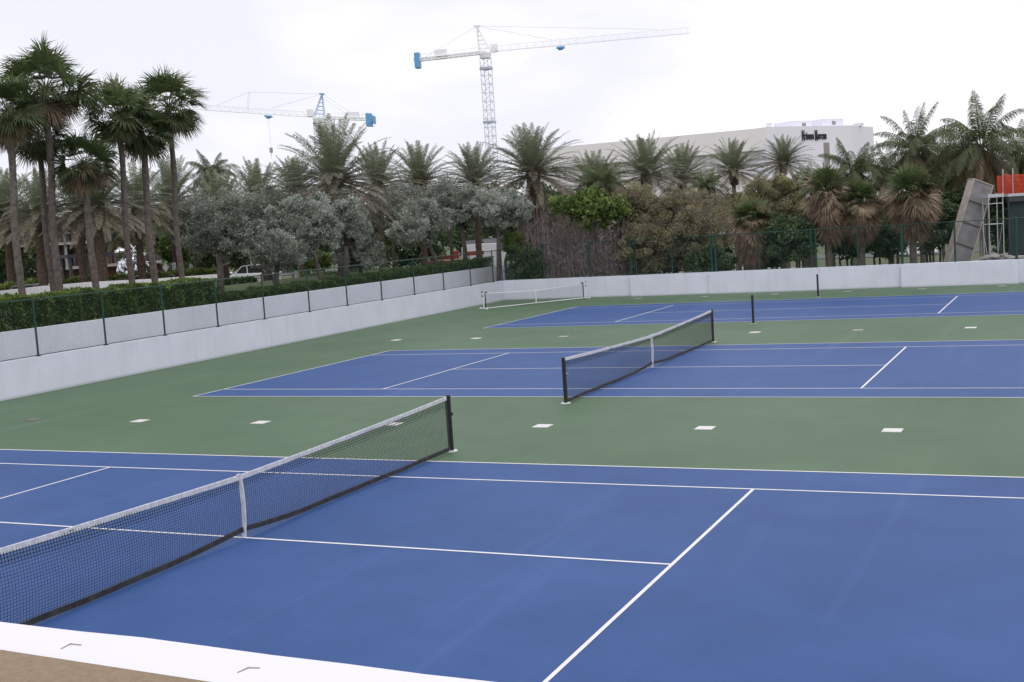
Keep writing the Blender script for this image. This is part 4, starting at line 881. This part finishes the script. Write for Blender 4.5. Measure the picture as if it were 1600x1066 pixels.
# recess right of the lettering
hitw = lambda u, v: hit(u, v, C1[:2], C2[:2])
def su(u, v): return float((hitw(u, v)[:2]-C1[:2]) @ tB)
s0, s1 = su(1288, 260), su(1297, 260)
b = MB(); zt_ = hitw(1288, 223)[2]; gbox(b, oB, tB, nB, s0, s1, -.03, .4, zb, zt_); b.build('window', mat('recess_panel', (0.30, 0.27, 0.25), .6), root)
for (ua, ub, va, vb, nv) in ((1257, 1286, 197, 190, 1271), (1303, 1336, 197, 187, 1318)):
    sa, sb_ = su(ua, va), su(ub, va); zz = hitw(ua, vb)[2]+0.1
    b = MB(); gbox(b, oB, tB, nB, sa, sb_, 3.2, 9, ZT+.15, zz+.4); ph = b.build('roof_house', m_sw, root)
    b = MB(); sc_ = su(nv, va); gbox(b, oB, tB, nB, sc_, sc_+1.0, 3.12, 3.2, zz-.8, zz-.1); b.build('vent', m_slab, ph)
for ua, hh in ((1208, .9), (1343, .5), (1352, .6)):
    sa = su(ua, 198); b = MB(); gbox(b, oB, tB, nB, sa, sa+.8, 1.2, 2.0, ZT+.15, ZT+.15+hh); b.build('roof_vent', m_sw, root)
# lettering
def text_pieces(pieces, depth):
    bm = bmesh.new()
    for txt, x, sx_, sz_, y in pieces:
        cu = bpy.data.curves.new('tmp', 'FONT'); cu.body = txt; cu.extrude = depth/2; cu.offset = 0.035; ob = bpy.data.objects.new('tmp', cu); COL.objects.link(ob)
        bpy.context.view_layer.update(); me = bpy.data.meshes.new_from_object(ob.evaluated_get(bpy.context.evaluated_depsgraph_get()))
        me.transform(Matrix.Translation((x, y, 0)) @ Matrix.Diagonal((sx_, sz_, 1, 1))); bm.from_mesh(me); bpy.data.objects.remove(ob); bpy.data.curves.remove(cu); bpy.data.meshes.remove(me)
    out = bpy.data.meshes.new('lettering'); bm.to_mesh(out); bm.free(); out.polygons.foreach_set('use_smooth', np.zeros(len(out.polygons), bool)); return out
sL, sR = su(1252.5, 211), su(1293.5, 211); W_ = sR-sL; zlo = hitw(1270, 217.5)[2]; zhi = hitw(1253, 202)[2]; hgt = zhi-zlo
u_ = W_/10.0
me = text_pieces([('N', 0, 1.35*u_, hgt/.70, -.12*hgt), ('eiman', .98*u_, 1.50*u_, hgt*.50/.50, 0), ('M', 4.95*u_, 1.25*u_, hgt/.70, -.12*hgt), ('arcus', 6.08*u_, 1.55*u_, hgt*.50/.50, 0)], .12)
me.materials.append(mat('black_sign_letters', (0.02, 0.02, 0.035), .5)); lt = bpy.data.objects.new('lettering', me); COL.objects.link(lt); lt.parent = root
q0 = hitw(1252.5, 218)-C1; lt.matrix_local = Matrix(((tB[0], 0, nB[0], q0[0]-nB[0]*.12), (tB[1], 0, nB[1], q0[1]-nB[1]*.12), (0, 1, 0, zlo-zb), (0, 0, 0, 1)))

# ------------------------------------------------------------------ cranes
m_cw = mat('crane_white', (0.90, 0.90, 0.92), .5); m_cp = mat('crane_pale_blue', (0.26, 0.42, 0.62), .5); m_cb = mat('crane_blue', (0.12, 0.36, 0.66), .5); m_cg = mat('crane_mast_grey', (0.50, 0.55, 0.63), .5); m_cable = mat('crane_cable', (0.35, 0.35, 0.40), .6)
def lattice(b, P0, P1, w, h, step, r, tri=False):
    """lattice beam between two points; w across, h high"""
    P0 = np.array(P0, float); P1 = np.array(P1, float); d = P1-P0; Ln = np.linalg.norm(d); d /= Ln
    if abs(d[2]) > .8: a1 = np.array([1., 0, 0]); a2 = np.array([0, 1., 0])
    else: a1 = nrm(np.cross(d, [0, 0, 1.])); a2 = np.array([0, 0, 1.])
    off = [-a1*w/2, a1*w/2, a2*h] if tri else [-a1*w/2-a2*h/2, a1*w/2-a2*h/2, a1*w/2+a2*h/2, -a1*w/2+a2*h/2]
    k = len(off); n_ = max(2, int(round(Ln/step)))
    for o in off: b.struts([P0+o], [P1+o], r, sides=4)
    s = np.linspace(0, Ln, n_+1)
    for i in range(k):
        j = (i+1) % k
        A_ = P0+off[i]+d*s[:-1, None]; B_ = P0+off[j]+d*((s[1:]+s[:-1])/2)[:, None]; C_ = P0+off[i]+d*s[1:, None]
        b.struts(A_, B_, r*.6); b.struts(B_, C_, r*.6)
        b.struts(P0+off[i]+d*s[:, None], P0+off[j]+d*s[:, None], r*.7)
def crane(label, top, jib_end, cj_end, wmast, apex, mast_mat, tower_mat, trolley_f, hook_drop, pend, blocks):
    base = np.array([top[0], top[1], -1.7]); root = thing('tower_crane', label, 'crane', base, 0, 'tower cranes on the skyline'); rl = lambda p: np.array(p, float)-base
    T = rl(top); b = MB(); lattice(b, (0, 0, 0), T-np.array([0, 0, 1.2]), wmast, wmast, wmast*1.0, .062)
    for z in np.arange(6, T[2]-3, 11.5): lattice(b, (0, 0, z), (0, 0, z+.35), wmast*1.12, wmast*1.12, .35, .12)
    b.build('mast', mast_mat, root)
    b = MB(); b.tube([T-np.array([0, 0, 1.3]), T-np.array([0, 0, .2])], [wmast*.62, wmast*.75], 14); b.build('slewing_ring', m_cw, root)
    J, Cj = rl(jib_end), rl(cj_end); b = MB(); lattice(b, T, J, 1.0, 1.2, 1.8, .046, True); b.build('jib', m_cw, root)
    b = MB(); lattice(b, T, Cj, 1.5, .5, 1.6, .11); dj = nrm(Cj-T); 
    for f in np.arange(0, 1.01, .07): p = T+(Cj-T)*f; b.struts([p], [p+np.array([0, 0, 1.2])], .04)
    b.struts([T+np.array([0, 0, 1.2])], [Cj+np.array([0, 0, 1.2])], .05); b.build('counter_jib', m_cw, root)
    sd_ = nrm(np.cross(dj, [0, 0, 1.])); b = MB(); b.box(T+dj*np.linalg.norm(Cj-T)*.62+np.array([0, 0, .9]), (2.6, 1.3, 1.4), axes=(dj, sd_, np.array([0, 0, 1.]))); b.build('winch_house', m_cw, root)
    for i, (x_, w_, up_, dn_) in enumerate(blocks):
        b = MB(); b.box(Cj-dj*x_+np.array([0, 0, (up_-dn_)/2]), (w_, 1.9, up_+dn_), axes=(dj, sd_, np.array([0, 0, 1.]))); b.build('counterweight', m_cb, root, bevel=.06)
    Ax = rl(apex); jd = nrm(J-T); b = MB()
    for sg in (-1, 1):
        for p in (T+jd*1.3, T-jd*1.3): b.struts([p+sd_*sg*.7], [Ax+sd_*sg*.35], .085, sides=4)
    for f in np.linspace(.15, .95, 6):
        for sg in (-1, 1): b.struts([(T+jd*1.3+sd_*sg*.7)*(1-f)+(Ax+sd_*sg*.35)*f], [(T-jd*1.3+sd_*sg*.7)*(1-f)+(Ax+sd_*sg*.35)*f], .07)
    b.box(Ax, (1.2, .8, .35), axes=(jd, sd_, np.array([0, 0, 1.]))); b.build('tower_head', tower_mat, root)
    b = MB(); b.box(T+jd*1.9+sd_*1.0+np.array([0, 0, .9]), (1.5, 1.2, 1.8), axes=(jd, sd_, np.array([0, 0, 1.]))); b.build('cab', m_cw, root, bevel=.1)
    b = MB()
    for p0, p1 in pend(T, J, Cj, Ax): b.struts([p0], [p1], .026)
    b.build('pendant_lines', m_cable, root)
    tp = T+(J-T)*trolley_f; b = MB(); b.box(tp-np.array([0, 0, .5]), (1.7, 1.2, .4), axes=(jd, sd_, np.array([0, 0, 1.]))); b.box(tp-np.array([0, 0, .8]), (.9, .6, .4)); tr = b.build('trolley', m_cb, root)
    if hook_drop:
        b = MB(); b.struts([tp-np.array([.25, 0, .8])], [tp-np.array([.1, 0, hook_drop])], .02); b.struts([tp-np.array([-.25, 0, .8])], [tp-np.array([-.1, 0, hook_drop])], .02); b.box(tp-np.array([0, 0, hook_drop+.6]), (.7, .4, 1.2)); b.struts([tp-np.array([0, 0, hook_drop+1.2])], [tp-np.array([0, 0, hook_drop+2.6])], .09, .03); b.build('hook_block', m_cable, root)
    return root
def pend1(T, J, Cj, Ax): return [(Ax, T+(J-T)*.33+np.array([0, 0, 1.4])), (Ax, Cj*.9+T*.1), (Ax, T+(J-T)*.85+np.array([0, 0, 1.4]))]
crane('tall white tower crane with long jib reaching right across the sky', at(758, 82, 262), at(1077, 52, 255.7), at(647, 94.5, 264.6), 1.85, at(745, 41, 262), m_cg, m_cw, .375, 0, pend1, [(.8, 1.1, 1.5, 1.8)])
def pend2(T, J, Cj, Ax):
    K_ = T+(J-T)*.57; Kt = K_+np.array([0, 0, 5.0])-(J-T)*.03
    return [(Ax, Kt), (Kt, K_+(J-T)*.24+np.array([0, 0, 1.2])), (Kt, K_), (Kt-(J-T)*.008, K_-(J-T)*.012), (Ax, T+(J-T)*.37+np.array([0, 0, 1.5])), (Ax, Cj*.75+T*.25), (Ax+np.array([0, 0, -.8]), Cj*.62+T*.38)]
crane('lower tower crane with blue head and blue counterweight behind the flowering date palm', at(499, 184, 290), at(300, 171, 292), at(586, 187, 289), 2.2, at(503, 147, 290), m_cg, m_cp, .40, 8.0, pend2, [(1.4, 1.4, 1.4, 1.7), (.2, .5, .8, 1.0)])

# ------------------------------------------------------------------ vehicles
m_tyre = mat('tyre', (0.02, 0.02, 0.02), .85); m_rim = mat('rim', (0.45, 0.45, 0.46), .35, metal=.7); m_lampr = mat('tail_lamp', (0.35, 0.02, 0.02), .3); m_lampw = mat('head_lamp', (0.75, 0.76, 0.78), .15)
def car(label, u, v, d, rz, col, rough=.3, suv=False, group='parked cars beyond the left lawn', z=None):
    C_ = at(u, v, d); z0 = float(gz(C_[0], C_[1]))+.06 if z is None else z; root = thing('parked_car', label, 'car', (C_[0], C_[1], z0), rz, group)
    h = 1.62 if suv else 1.42; m = mat('car_paint_%d_%d' % (int(col[0]*100), int(col[2]*100)), col, rough, spec=.6)
    L2 = 2.25; belt = .86 if not suv else 1.0
    b = MB(); b.extrude([(-L2, .35), (-L2+.05, belt-.12), (-L2+.35, belt), (.95, belt), (1.25, belt-.03), (L2-.25, belt-.16), (L2, belt-.32), (L2, .32), (L2-.2, .22), (-L2+.2, .22)], -.88, .88); b.build('body', m, root, bevel=.035)
    b = MB(); ro = .10 if not suv else -.35
    b.extrude([(-L2+.30+ro*.5, belt+.001), (-L2+.75+ro, h-.04), (-.35, h), (.25, h-.06), (1.15, belt+.001)], -.74, .74); b.build('cabin_glass', m_glass, root, bevel=.03)
    b = MB(); b.extrude([(-L2+.72+ro, h-.05), (-L2+.80+ro, h+.01), (-.35, h+.035), (.22, h-.02), (.36, h-.09)], -.72, .72); b.build('roof', m, root, bevel=.01)
    b = MB()
    for sg in (-1, 1):
        for x0_, x1_ in ((-L2+.36+ro*.5, -L2+.80+ro), (-.25, -.22), (1.12, .30)): b.struts([(x0_, sg*.765, belt)], [(x1_, sg*.735, h-.03)], .035, sides=4)
    b.build('pillars', m, root)
    for x_ in (-1.38, 1.38):
        for sg in (-1, 1):
            b = MB(); b.tube([(x_, sg*.70, .32), (x_, sg*.90, .32)], .32, 20); w_ = b.build('wheel', m_tyre, root); b = MB(); b.tube([(x_, sg*.86, .32), (x_, sg*.912, .32)], .20, 14); b.build('rim', m_rim, w_)
    for sg in (-1, 1):
        b = MB(); b.box((L2-.06, sg*.66, belt-.30), (.16, .36, .13)); b.build('headlight', m_lampw, root); b = MB(); b.box((-L2+.03, sg*.68, belt-.22), (.10, .30, .14)); b.build('tail_light', m_lampr, root)
        b = MB(); b.box((.78, sg*.98, belt+.08), (.12, .18, .12)); b.build('wing_mirror', m, root)
    return root
W = (.78, .78, .80); K = (.02, .02, .025); Gy = (.20, .21, .23)
fz = math.atan2(CR[1], CR[0])
car('white car seen side-on between the skirted palms beyond the road', 1430, 398, 132, fz+math.pi, W, group=None, z=-1.62)
car('dark blue car beyond the white one on the right', 1408, 388, 150, fz+math.pi, (.04, .07, .16), group=None, suv=True, z=-1.2)
car('white car with pointed nose parked right of the clipped hedge block', 395, 442, 96, fz+2.6, W, suv=True, z=.95)
car('silver car with red tail lights behind the diamond sign', 258, 436, 118, fz+.3, Gy)
car('white car roof showing just right of the diamond sign', 280, 436, 120, fz-.1, W)
car('white car right of the rectangular sign post', 297, 434, 122, fz, W)
car('dark car on the left of the dark pair behind the signs', 316, 428, 128, fz+.2, K, suv=True)
car('dark car in front of the forked trunk, right of the dark pair', 333, 426, 130, fz-.2, K, suv=True)
car('white car roof left of the small clipped hedge block', 357, 436, 116, fz, W)
car('pale car roof far behind, just right of the lamp pole', 408, 420, 138, fz, W)
car('light grey car roof peeking above the ramp wall at far left', 68, 448, 66, fz, Gy, group=None, z=1.36)
# white truck with red equipment
C_ = at(727, 404, 108); z0 = float(gz(C_[0], C_[1])); root = thing('service_truck', 'white truck with red stripe and red equipment on its bed, behind the silver trees', 'truck', (C_[0], C_[1], z0+.02), fz); root.scale = (1.12,)*3
m_tw = mat('truck_white', (.72, .73, .78), .35); m_tr = mat('truck_red', (.35, .03, .02), .4)
b = MB(); b.box((-1.9, 0, 1.05), (3.3, 2.2, 1.1)); b.build('bed', m_tw, root, bevel=.05)
b = MB(); b.extrude([(-.2, .55), (-.2, 2.55), (.1, 2.75), (3.0, 2.75), (3.2, 2.5), (3.3, .55)], -1.1, 1.1); b.build('box_body', m_tw, root, bevel=.05)
b = MB(); b.box((.75, -1.106, 2.05), (1.6, .012, .32)); b.box((-1.9, -1.106, 1.50), (3.2, .012, .2)); b.build('red_stripe', m_tr, root)
b = MB(); b.box((-1.5, -.2, 1.85), (1.6, 1.0, .35)); b.box((-.75, .1, 2.0), (.5, .9, .6)); b.box((-2.6, 0, 1.75), (.5, .7, .25)); b.build('red_equipment', m_tr, root, bevel=.03)
b = MB(); b.box((.5, 0, 2.86), (1.3, 1.5, .16)); b.box((2.3, 0, 2.92), (1.2, 1.4, .3)); b.struts([(-.1, -.9, 3.0)], [(3.1, -.9, 3.1)], .04); b.struts([(-.1, .9, 3.0)], [(3.1, .9, 3.1)], .04); b.build('roof_rack', mat('rack_grey', (.25, .25, .27), .5), root)
b = MB(); b.extrude([(3.2, .55), (3.2, 1.9), (3.6, 1.85), (3.9, 1.2), (4.0, .55)], -1.0, 1.0); b.build('cab', m_tw, root, bevel=.04)
for x_ in (-2.8, .9, 3.3):
    for sg in (-1, 1):
        b = MB(); b.tube([(x_, sg*.85, .42), (x_, sg*1.12, .42)], .42, 18); b.build('wheel', m_tyre, root)

# ------------------------------------------------------------------ signs, posts, sculpture
m_sign = mat('sign_white', (.72, .72, .76), .5); m_pole = mat('grey_pole', (.45, .45, .46), .5)
def sign(name, label, u, v, d, shape, w, h, m=m_sign):
    C_ = at(u, v, d); z0 = float(gz(C_[0], C_[1])); root = thing(name, label, 'sign', (C_[0], C_[1], z0), fz); z = C_[2]-z0
    b = MB(); b.tube([(0, .03, 0), (0, .03, z+h*.4)], .03, 8); b.build('pole', m_pole, root)
    n_ = {'d': 4, 'o': 8}.get(shape); b = MB()
    if n_: P_ = [(math.cos(2*math.pi*(k+(.0 if shape == 'd' else .5))/n_)*w/2, math.sin(2*math.pi*(k+(.0 if shape == 'd' else .5))/n_)*h/2+z) for k in range(n_)]
    else: P_ = [(-w/2, z-h/2), (w/2, z-h/2), (w/2, z+h/2), (-w/2, z+h/2)]
    b.extrude(P_, -.02, .0); b.build('sign_panel', m, root)
    if shape == 'r':
        b = MB(); 
        for k, dz in enumerate((.28, .12, -.02, -.2)): b.box((0, -.024, z+h*dz), (w*.62, .006, h*.06))
        b.build('sign_marks', mat('faded_ink', (.3, .2, .22), .6), root)
sign('warning_sign', 'white diamond sign between the two rightmost fan palm trunks', 259, 418, 76, 'd', .44, .58)
sign('notice_sign', 'tall narrow white notice sign beside the diamond sign', 272.5, 419.5, 76, 'r', .25, .72)
sign('notice_sign', 'small white notice sign right of the rightmost fan palm trunk', 298.5, 418, 80, 'r', .22, .38)
sign('stop_sign', 'small red octagonal sign beneath the shortest skirted palm', 1172, 400, 118, 'o', .62, .62, mat('sign_red', (.45, .03, .02), .5))
# lamp pole
C_ = at(394, 428, 100); z0 = float(gz(C_[0], C_[1])); zt = at(394, 404, 100)[2]-z0; root = thing('lamp_pole', 'thin white lamp pole left of the parked white car', 'lamp post', (C_[0], C_[1], z0), fz)
b = MB(); b.tube([(0, 0, 0), (0, 0, zt)], .05, 8); b.build('pole', m_bluetape, root); b = MB(); b.tube([(0, 0, zt), (0, 0, zt+.1), (0, 0, zt+.32)], [.10, .2, .05], 12); b.build('lamp_head', m_bluetape, root)
for (u, v, d, h, w, lab) in ((406, 430, 64, .78, .30, 'pale concrete post right of the white car bumper'), (463, 423, 66, .72, .30, 'pale concrete post on the lawn below the silver trees'), (495, 426, 70, .45, .2, 'short pale post by the light green low hedge')):
    C_ = at(u, v, d); zt = C_[2]; zz = float(gz(C_[0], C_[1])); root = thing('bollard', lab, 'bollard', (C_[0], C_[1], zz), 0, 'pale posts on the lawn'); H_ = zt-zz
    b = MB(); b.tube([(0, 0, 0), (0, 0, H_-.06), (0, 0, H_)], [w/2, w/2, w*.42], 14); b.build('post', mat('pale_concrete', (.42, .40, .38), .85, var=.1), root)
    b = MB(); b.tube([(0, 0, H_-.16), (0, 0, H_-.12)], w/2*1.12, 14); b.build('collar', m_slab, root)
C_ = at(430, 436, 82); zz = float(gz(C_[0], C_[1])); b = MB(); hh = at(430, 429.5, 82)[2]-zz; b.box((0, 0, hh/2), (.52, .4, hh)); b.box((0, 0, hh+.03), (.6, .46, .06)); o = b.build('utility_box', m_sign, bevel=.015); o.location = (C_[0], C_[1], zz); setp(o, 'white utility box between the two tall pale posts', 'utility box')
# sculpture of bright metal shapes
C_ = at(208, 436, 78); z0 = float(gz(C_[0], C_[1])); root = thing('sculpture', 'shiny silver abstract sculpture of curved shards and crossed rods', 'sculpture', (C_[0], C_[1], z0), fz)
m_chr = mat('polished_steel', (.78, .80, .84), .14, metal=1.0, bump=.3, bscale=3)
px = 78/FPX; zc = lambda v: at(208, v, 78)[2]-z0
b = MB(); b.box((0, 0, (zc(436))/2), (1.9, 1.4, max(.2, zc(436)))); b.build('plinth', m_slab, root)
g = np.random.default_rng(5)
def blob(cx, cz, rx_, rz_, ry_, seed, n_=9):
    b = MB(); gg = np.random.default_rng(seed); K_, J_ = 9, 14; V = []
    ph = gg.uniform(0, 6.28, 4)
    for i in range(K_+1):
        th = math.pi*i/K_
        for j in range(J_):
            a = 2*math.pi*j/J_; r_ = 1+.28*math.sin(3*a+ph[0])*math.sin(th)+.22*math.sin(2*th*2+ph[1])+.15*math.sin(5*a+2*th+ph[2])
            V.append((cx+rx_*r_*math.sin(th)*math.cos(a), ry_*r_*math.sin(th)*math.sin(a), cz+rz_*r_*math.cos(th)))
    bb = b.addv(V); F = [[bb+i*J_+j, bb+i*J_+(j+1) % J_, bb+(i+1)*J_+(j+1) % J_, bb+(i+1)*J_+j] for i in range(K_) for j in range(J_)]
    b.q.append(np.array(F)); b.tq.append(np.full(len(F), .5)); return b
for i, (uu, vv, rx_, rz_) in enumerate(((191, 395, 7, 9), (195, 420, 10, 13), (214, 412, 8, 12), (224, 420, 9, 13), (205, 430, 16, 7), (226, 402, 5, 7), (190, 432, 7, 5), (215, 396, 5, 5))):
    cx = (uu-208)*px; blob(cx, zc(vv), rx_*px, rz_*px, rx_*px*.7, 30+i).build('shard', m_chr, root, smooth=(i % 2 == 0))
for (u0, v0, u1, v1) in ((206, 405, 226, 378), (209, 380, 232, 412), (213, 420, 236, 432), (212, 412, 226, 406)):
    b = MB(); p0 = ((u0-208)*px, -.3, zc(v0)); p1 = ((u1-208)*px, -.25, zc(v1)); mid = ((p0[0]+p1[0])/2-.05, -.3, (p0[2]+p1[2])/2+.08); b.tube([p0, mid, p1], .045, 8); b.build('rod', m_chr, root, smooth=True)

# ------------------------------------------------------------------ building works on the right
D0 = 62.0
def loc(u, v, d=D0): return at(u, v, d)
m_form = mat('weathered_plywood', (.17, .165, .175), .9, col2=(.26, .25, .255), vscale=2.5, bump=.4, bscale=20); m_forms = mat('pale_timber', (.33, .29, .25), .9, col2=(.45, .40, .35), vscale=3)
pb = loc(1493, 430); pt = loc(1536, 286); ax = pt-pb; Lh = np.linalg.norm(ax); ax /= Lh
root = thing('formwork_panel', 'tall grey wooden formwork box leaning against the scaffold', 'formwork', (pb[0], pb[1], pb[2]))
side = np.array([CR[0], CR[1], 0.]); side -= ax*(side @ ax); side = nrm(side+np.array([CF[0], CF[1], 0])*.2); side -= ax*(side @ ax); side = nrm(side); nn = np.cross(side, ax); 
if nn @ CF > 0: nn = -nn
w_, th_ = 1.05, .55
b = MB(); b.box(ax*Lh/2, (w_, .03, Lh), axes=(side, nn, ax)); b.build('face_board', m_form, root)
for sg in (-1, 1):
    b = MB(); b.box(ax*Lh/2+side*sg*(w_/2+.035)-nn*(th_/2-.06), (.07, th_, Lh+.02), axes=(side, nn, ax)); b.build('side_board', m_forms, root)
b = MB(); b.box(ax*(Lh+.03)-nn*(th_/2-.06), (w_+.2, th_, .05), axes=(side, nn, ax)); b.build('end_board', m_forms, root)
for f in (.06, .32, .55, .78):
    b = MB(); b.box(ax*Lh*f+nn*.035, (w_-.02, .035, .07), axes=(side, nn, ax)); b.build('batten', mat('dark_batten', (.10, .09, .09), .9), root)
b = MB(); b.struts([ax*Lh*.72-nn*.3+side*.5], [loc(1532, 415, D0+.5)-pb], .07, sides=4); b.build('prop', m_form, root)
# scaffold tower
m_al = mat('scaffold_tube', (.50, .52, .55), .45, metal=.3)
zg = float(gz(*loc(1550, 400)[:2])); P0 = loc(1547, 400, D0-1.2); s_ = np.array([CR[0], CR[1], 0.]); s_ /= np.linalg.norm(s_); f_ = np.array([CF[0], CF[1], 0.]); f_ /= np.linalg.norm(f_)
root = thing('scaffold_frame', 'grey tube scaffold frame with rungs beside the leaning panel', 'scaffold', (P0[0], P0[1], zg)); ht = loc(1541, 303, D0-1.2)[2]-zg; wd = 22*(D0-1.2)/FPX
for y in (0, .75):
    for x_ in (0, wd):
        b = MB(); p = s_*x_+f_*y; b.tube([p, p+np.array([0, 0, ht])], .024, 8); b.build('standard', m_al, root)
    for v in (308, 319, 351):
        z = loc(1541, v, D0-1.2)[2]-zg; b = MB(); b.tube([f_*y+np.array([0, 0, z]), s_*wd+f_*y+np.array([0, 0, z])], .02, 8); b.build('rung', m_al, root)
b = MB(); p0 = np.array([0, 0, ht*.35]); b.tube([p0, f_*1.1+np.array([0, 0, ht*.8])], .014, 6); b.tube([s_*wd+np.array([0, 0, ht*.8]), s_*wd+f_*1.1+np.array([0, 0, ht*.35])], .014, 6); b.build('brace', m_al, root)
z = loc(1541, 303, D0-1.2)[2]-zg; b = MB(); b.box(s_*wd/2+f_*.55+np.array([0, 0, z-.12]), (wd+.1, 1.2, .16), axes=(s_, f_, np.array([0, 0, 1.]))); b.build('ledger_board', m_al, root)
# screened platform
P0 = loc(1578, 405, D0); root = thing('work_platform', 'raised work platform with dark green screen and orange safety net', 'platform', (P0[0], P0[1], zg)); zd = loc(1563, 306, D0)[2]-zg; wl = 5.2; dp = 3.0
b = MB(); b.box(s_*wl/2+f_*dp/2+np.array([0, 0, zd]), (wl, dp, .14), axes=(s_, f_, np.array([0, 0, 1.]))); b.build('deck', m_al, root)
b = MB(); b.box(s_*wl/2+f_*.0+np.array([0, 0, zd-.22]), (wl, .08, .25), axes=(s_, f_, np.array([0, 0, 1.]))); b.build('edge_beam', m_dmet, root)
for x_ in (.03, 1.7, 3.4, 5.1):
    for y in (.06, dp-.06):
        b = MB(); p = s_*x_+f_*y; b.tube([p, p+np.array([0, 0, zd-.07])], .05, 8); b.build('leg', m_dmet, root)
m_scr = mat('dark_green_screen', (.018, .038, .034), .8, var=.35, vscale=1.4)
b = MB(); n_ = 40; gx = np.linspace(0, wl, n_)
for i in range(n_-1):
    for (za, zb_) in ((.25, (zd-.35)/2), ((zd-.35)/2, zd-.35)):
        w0, w1 = .05*math.sin(gx[i]*5)*math.cos(za), .05*math.sin(gx[i+1]*5)*math.cos(za); w2, w3 = .05*math.sin(gx[i+1]*5)*math.cos(zb_), .05*math.sin(gx[i]*5)*math.cos(zb_)
        b.quads([[s_*gx[i]+f_*(.14+w0)+np.array([0, 0, za]), s_*gx[i+1]+f_*(.14+w1)+np.array([0, 0, za]), s_*gx[i+1]+f_*(.14+w2)+np.array([0, 0, zb_]), s_*gx[i]+f_*(.14+w3)+np.array([0, 0, zb_])]])
b.build('screen', m_scr, root, smooth=True)
for x_ in (.12, .28, 2.6, 5.0):
    b = MB(); p = s_*x_+f_*(.05 if x_ != .12 else .9); b.tube([p+np.array([0, 0, zd]), p+np.array([0, 0, zd+1.35])], .03, 8); b.build('guard_post', m_al, root)
m_or = mat('orange_net', (.75, .07, .025), .6)
b = MB()
def netpanel(pA, pB, z0_, z1_, nx_, nz_, r_=.0095):
    xs2 = np.linspace(0, 1, nx_); zz2 = np.linspace(z0_, z1_, nz_)
    a = np.array([pA+(pB-pA)*x for x in xs2]); sag = .05*np.sin(xs2*math.pi*3)
    b.struts(a+np.array([0, 0, z0_]), a+np.stack([0*xs2, 0*xs2, z1_-sag], 1), r_)
    for k, z_ in enumerate(zz2): p = a+np.stack([0*xs2, 0*xs2, z_-sag*k/nz_], 1); b.struts(p[:-1], p[1:], r_*1.25)
netpanel(s_*.28+f_*.02, s_*5.0+f_*.02, zd+.10, zd+1.05, 90, 15); netpanel(s_*.28+f_*.02, s_*.02+f_*1.4, zd+.0, zd+1.05, 26, 15); b.build('safety_net', m_or, root)
# rubble and low guard rail by the platform
g = np.random.default_rng(9); P0 = loc(1562, 404, D0-1.0); root0 = P0
for i in range(9):
    u_, v_ = 1543+i*6.2, 401-2*math.sin(i*.7)+g.uniform(-1, 1.5); q = loc(u_, v_, D0-1.8+g.uniform(0, .8)); b = MB(); b.box((0, 0, 0), (g.uniform(.35, .9), g.uniform(.2, .5), g.uniform(.06, .16)), rz=g.uniform(0, 3)); b.box((g.uniform(-.1, .1), .05, -.14), (g.uniform(.3, .5), g.uniform(.2, .4), .16), rz=g.uniform(0, 3))
    b.box((0, 0, (zg-q[2])/2-.1), (.3, .3, q[2]-zg-.2), rz=g.uniform(0, 3))
    o = b.build('rubble_slab', m_road, bevel=.012); o.location = tuple(q); o.rotation_euler = (g.uniform(-.15, .15), g.uniform(-.15, .15), 0)
    nth_ = ('leftmost', 'second', 'third', 'fourth', 'fifth', 'sixth', 'seventh', 'eighth', 'rightmost')[i]; setp(o, f'pale broken concrete slab, {nth_} from the left in the heap below the scaffold' if 0 < i < 8 else f'pale broken concrete slab, {nth_} in the heap below the scaffold', 'rubble', 'broken slabs heaped below the scaffold')

# ------------------------------------------------------------------ more planting behind
for i, (u, v, d, rx, ry, lab, mm, tn, lf) in enumerate([
        (900, 380, 80, 80, 50, 'dim brown bush behind the bare twiggy shrubs', m_rust, .35, .13), (870, 345, 84, 60, 34, 'dull green tree behind the bare twiggy shrubs', m_dark, .75, .2),
        (1000, 385, 70, 60, 44, 'dark undergrowth bush right of the twiggy shrubs', m_dark, .5, .14), (1105, 372, 76, 56, 50, 'speckled brown bush left of the shortest skirted palm', m_rust, .5, .11),
        (1085, 330, 78, 60, 38, 'purple brown bush below the second store date palm', m_rust, .42, .12), (1160, 330, 82, 40, 36, 'olive bush around the foot of the small date palm', m_olive, .5, .13),
        (1260, 340, 80, 44, 40, 'olive bush left of the long skirted palm', m_olive, .4, .13), (1480, 300, 84, 50, 44, 'dark bush between the coconut palm trunks', m_dark, .6, .2)]):
    broadleaf('thicket_bush', lab, 'shrub', 'thicket bushes in the second row at the back', u, v, d, rx, ry, mm, lf, 120, 170, 130+i, tone=tn, cl_r=.24, shell=.35, stems=3)
for i, (u, v, d, rx, ry, lab) in enumerate([(415, 330, 66, 60, 40, 'silver tree in the second row above the low one'), (610, 320, 78, 50, 34, 'silver tree in the second row left of the upright date palm'), (700, 310, 80, 56, 30, 'silver tree in the second row right of the upright date palm'), (560, 395, 66, 44, 30, 'low silver tree filling the gap under the flowering date palm'), (300, 350, 74, 40, 46, 'thin silver tree behind the two rightmost fan palm trunks')]):
    broadleaf('silver_tree', lab, 'tree', 'silver leaved trees in the second row', u, v, d, rx, ry, m_silver, .14, 90, 150, 150+i, tone=.42, cl_r=.25, aspect=.42, shell=.4)
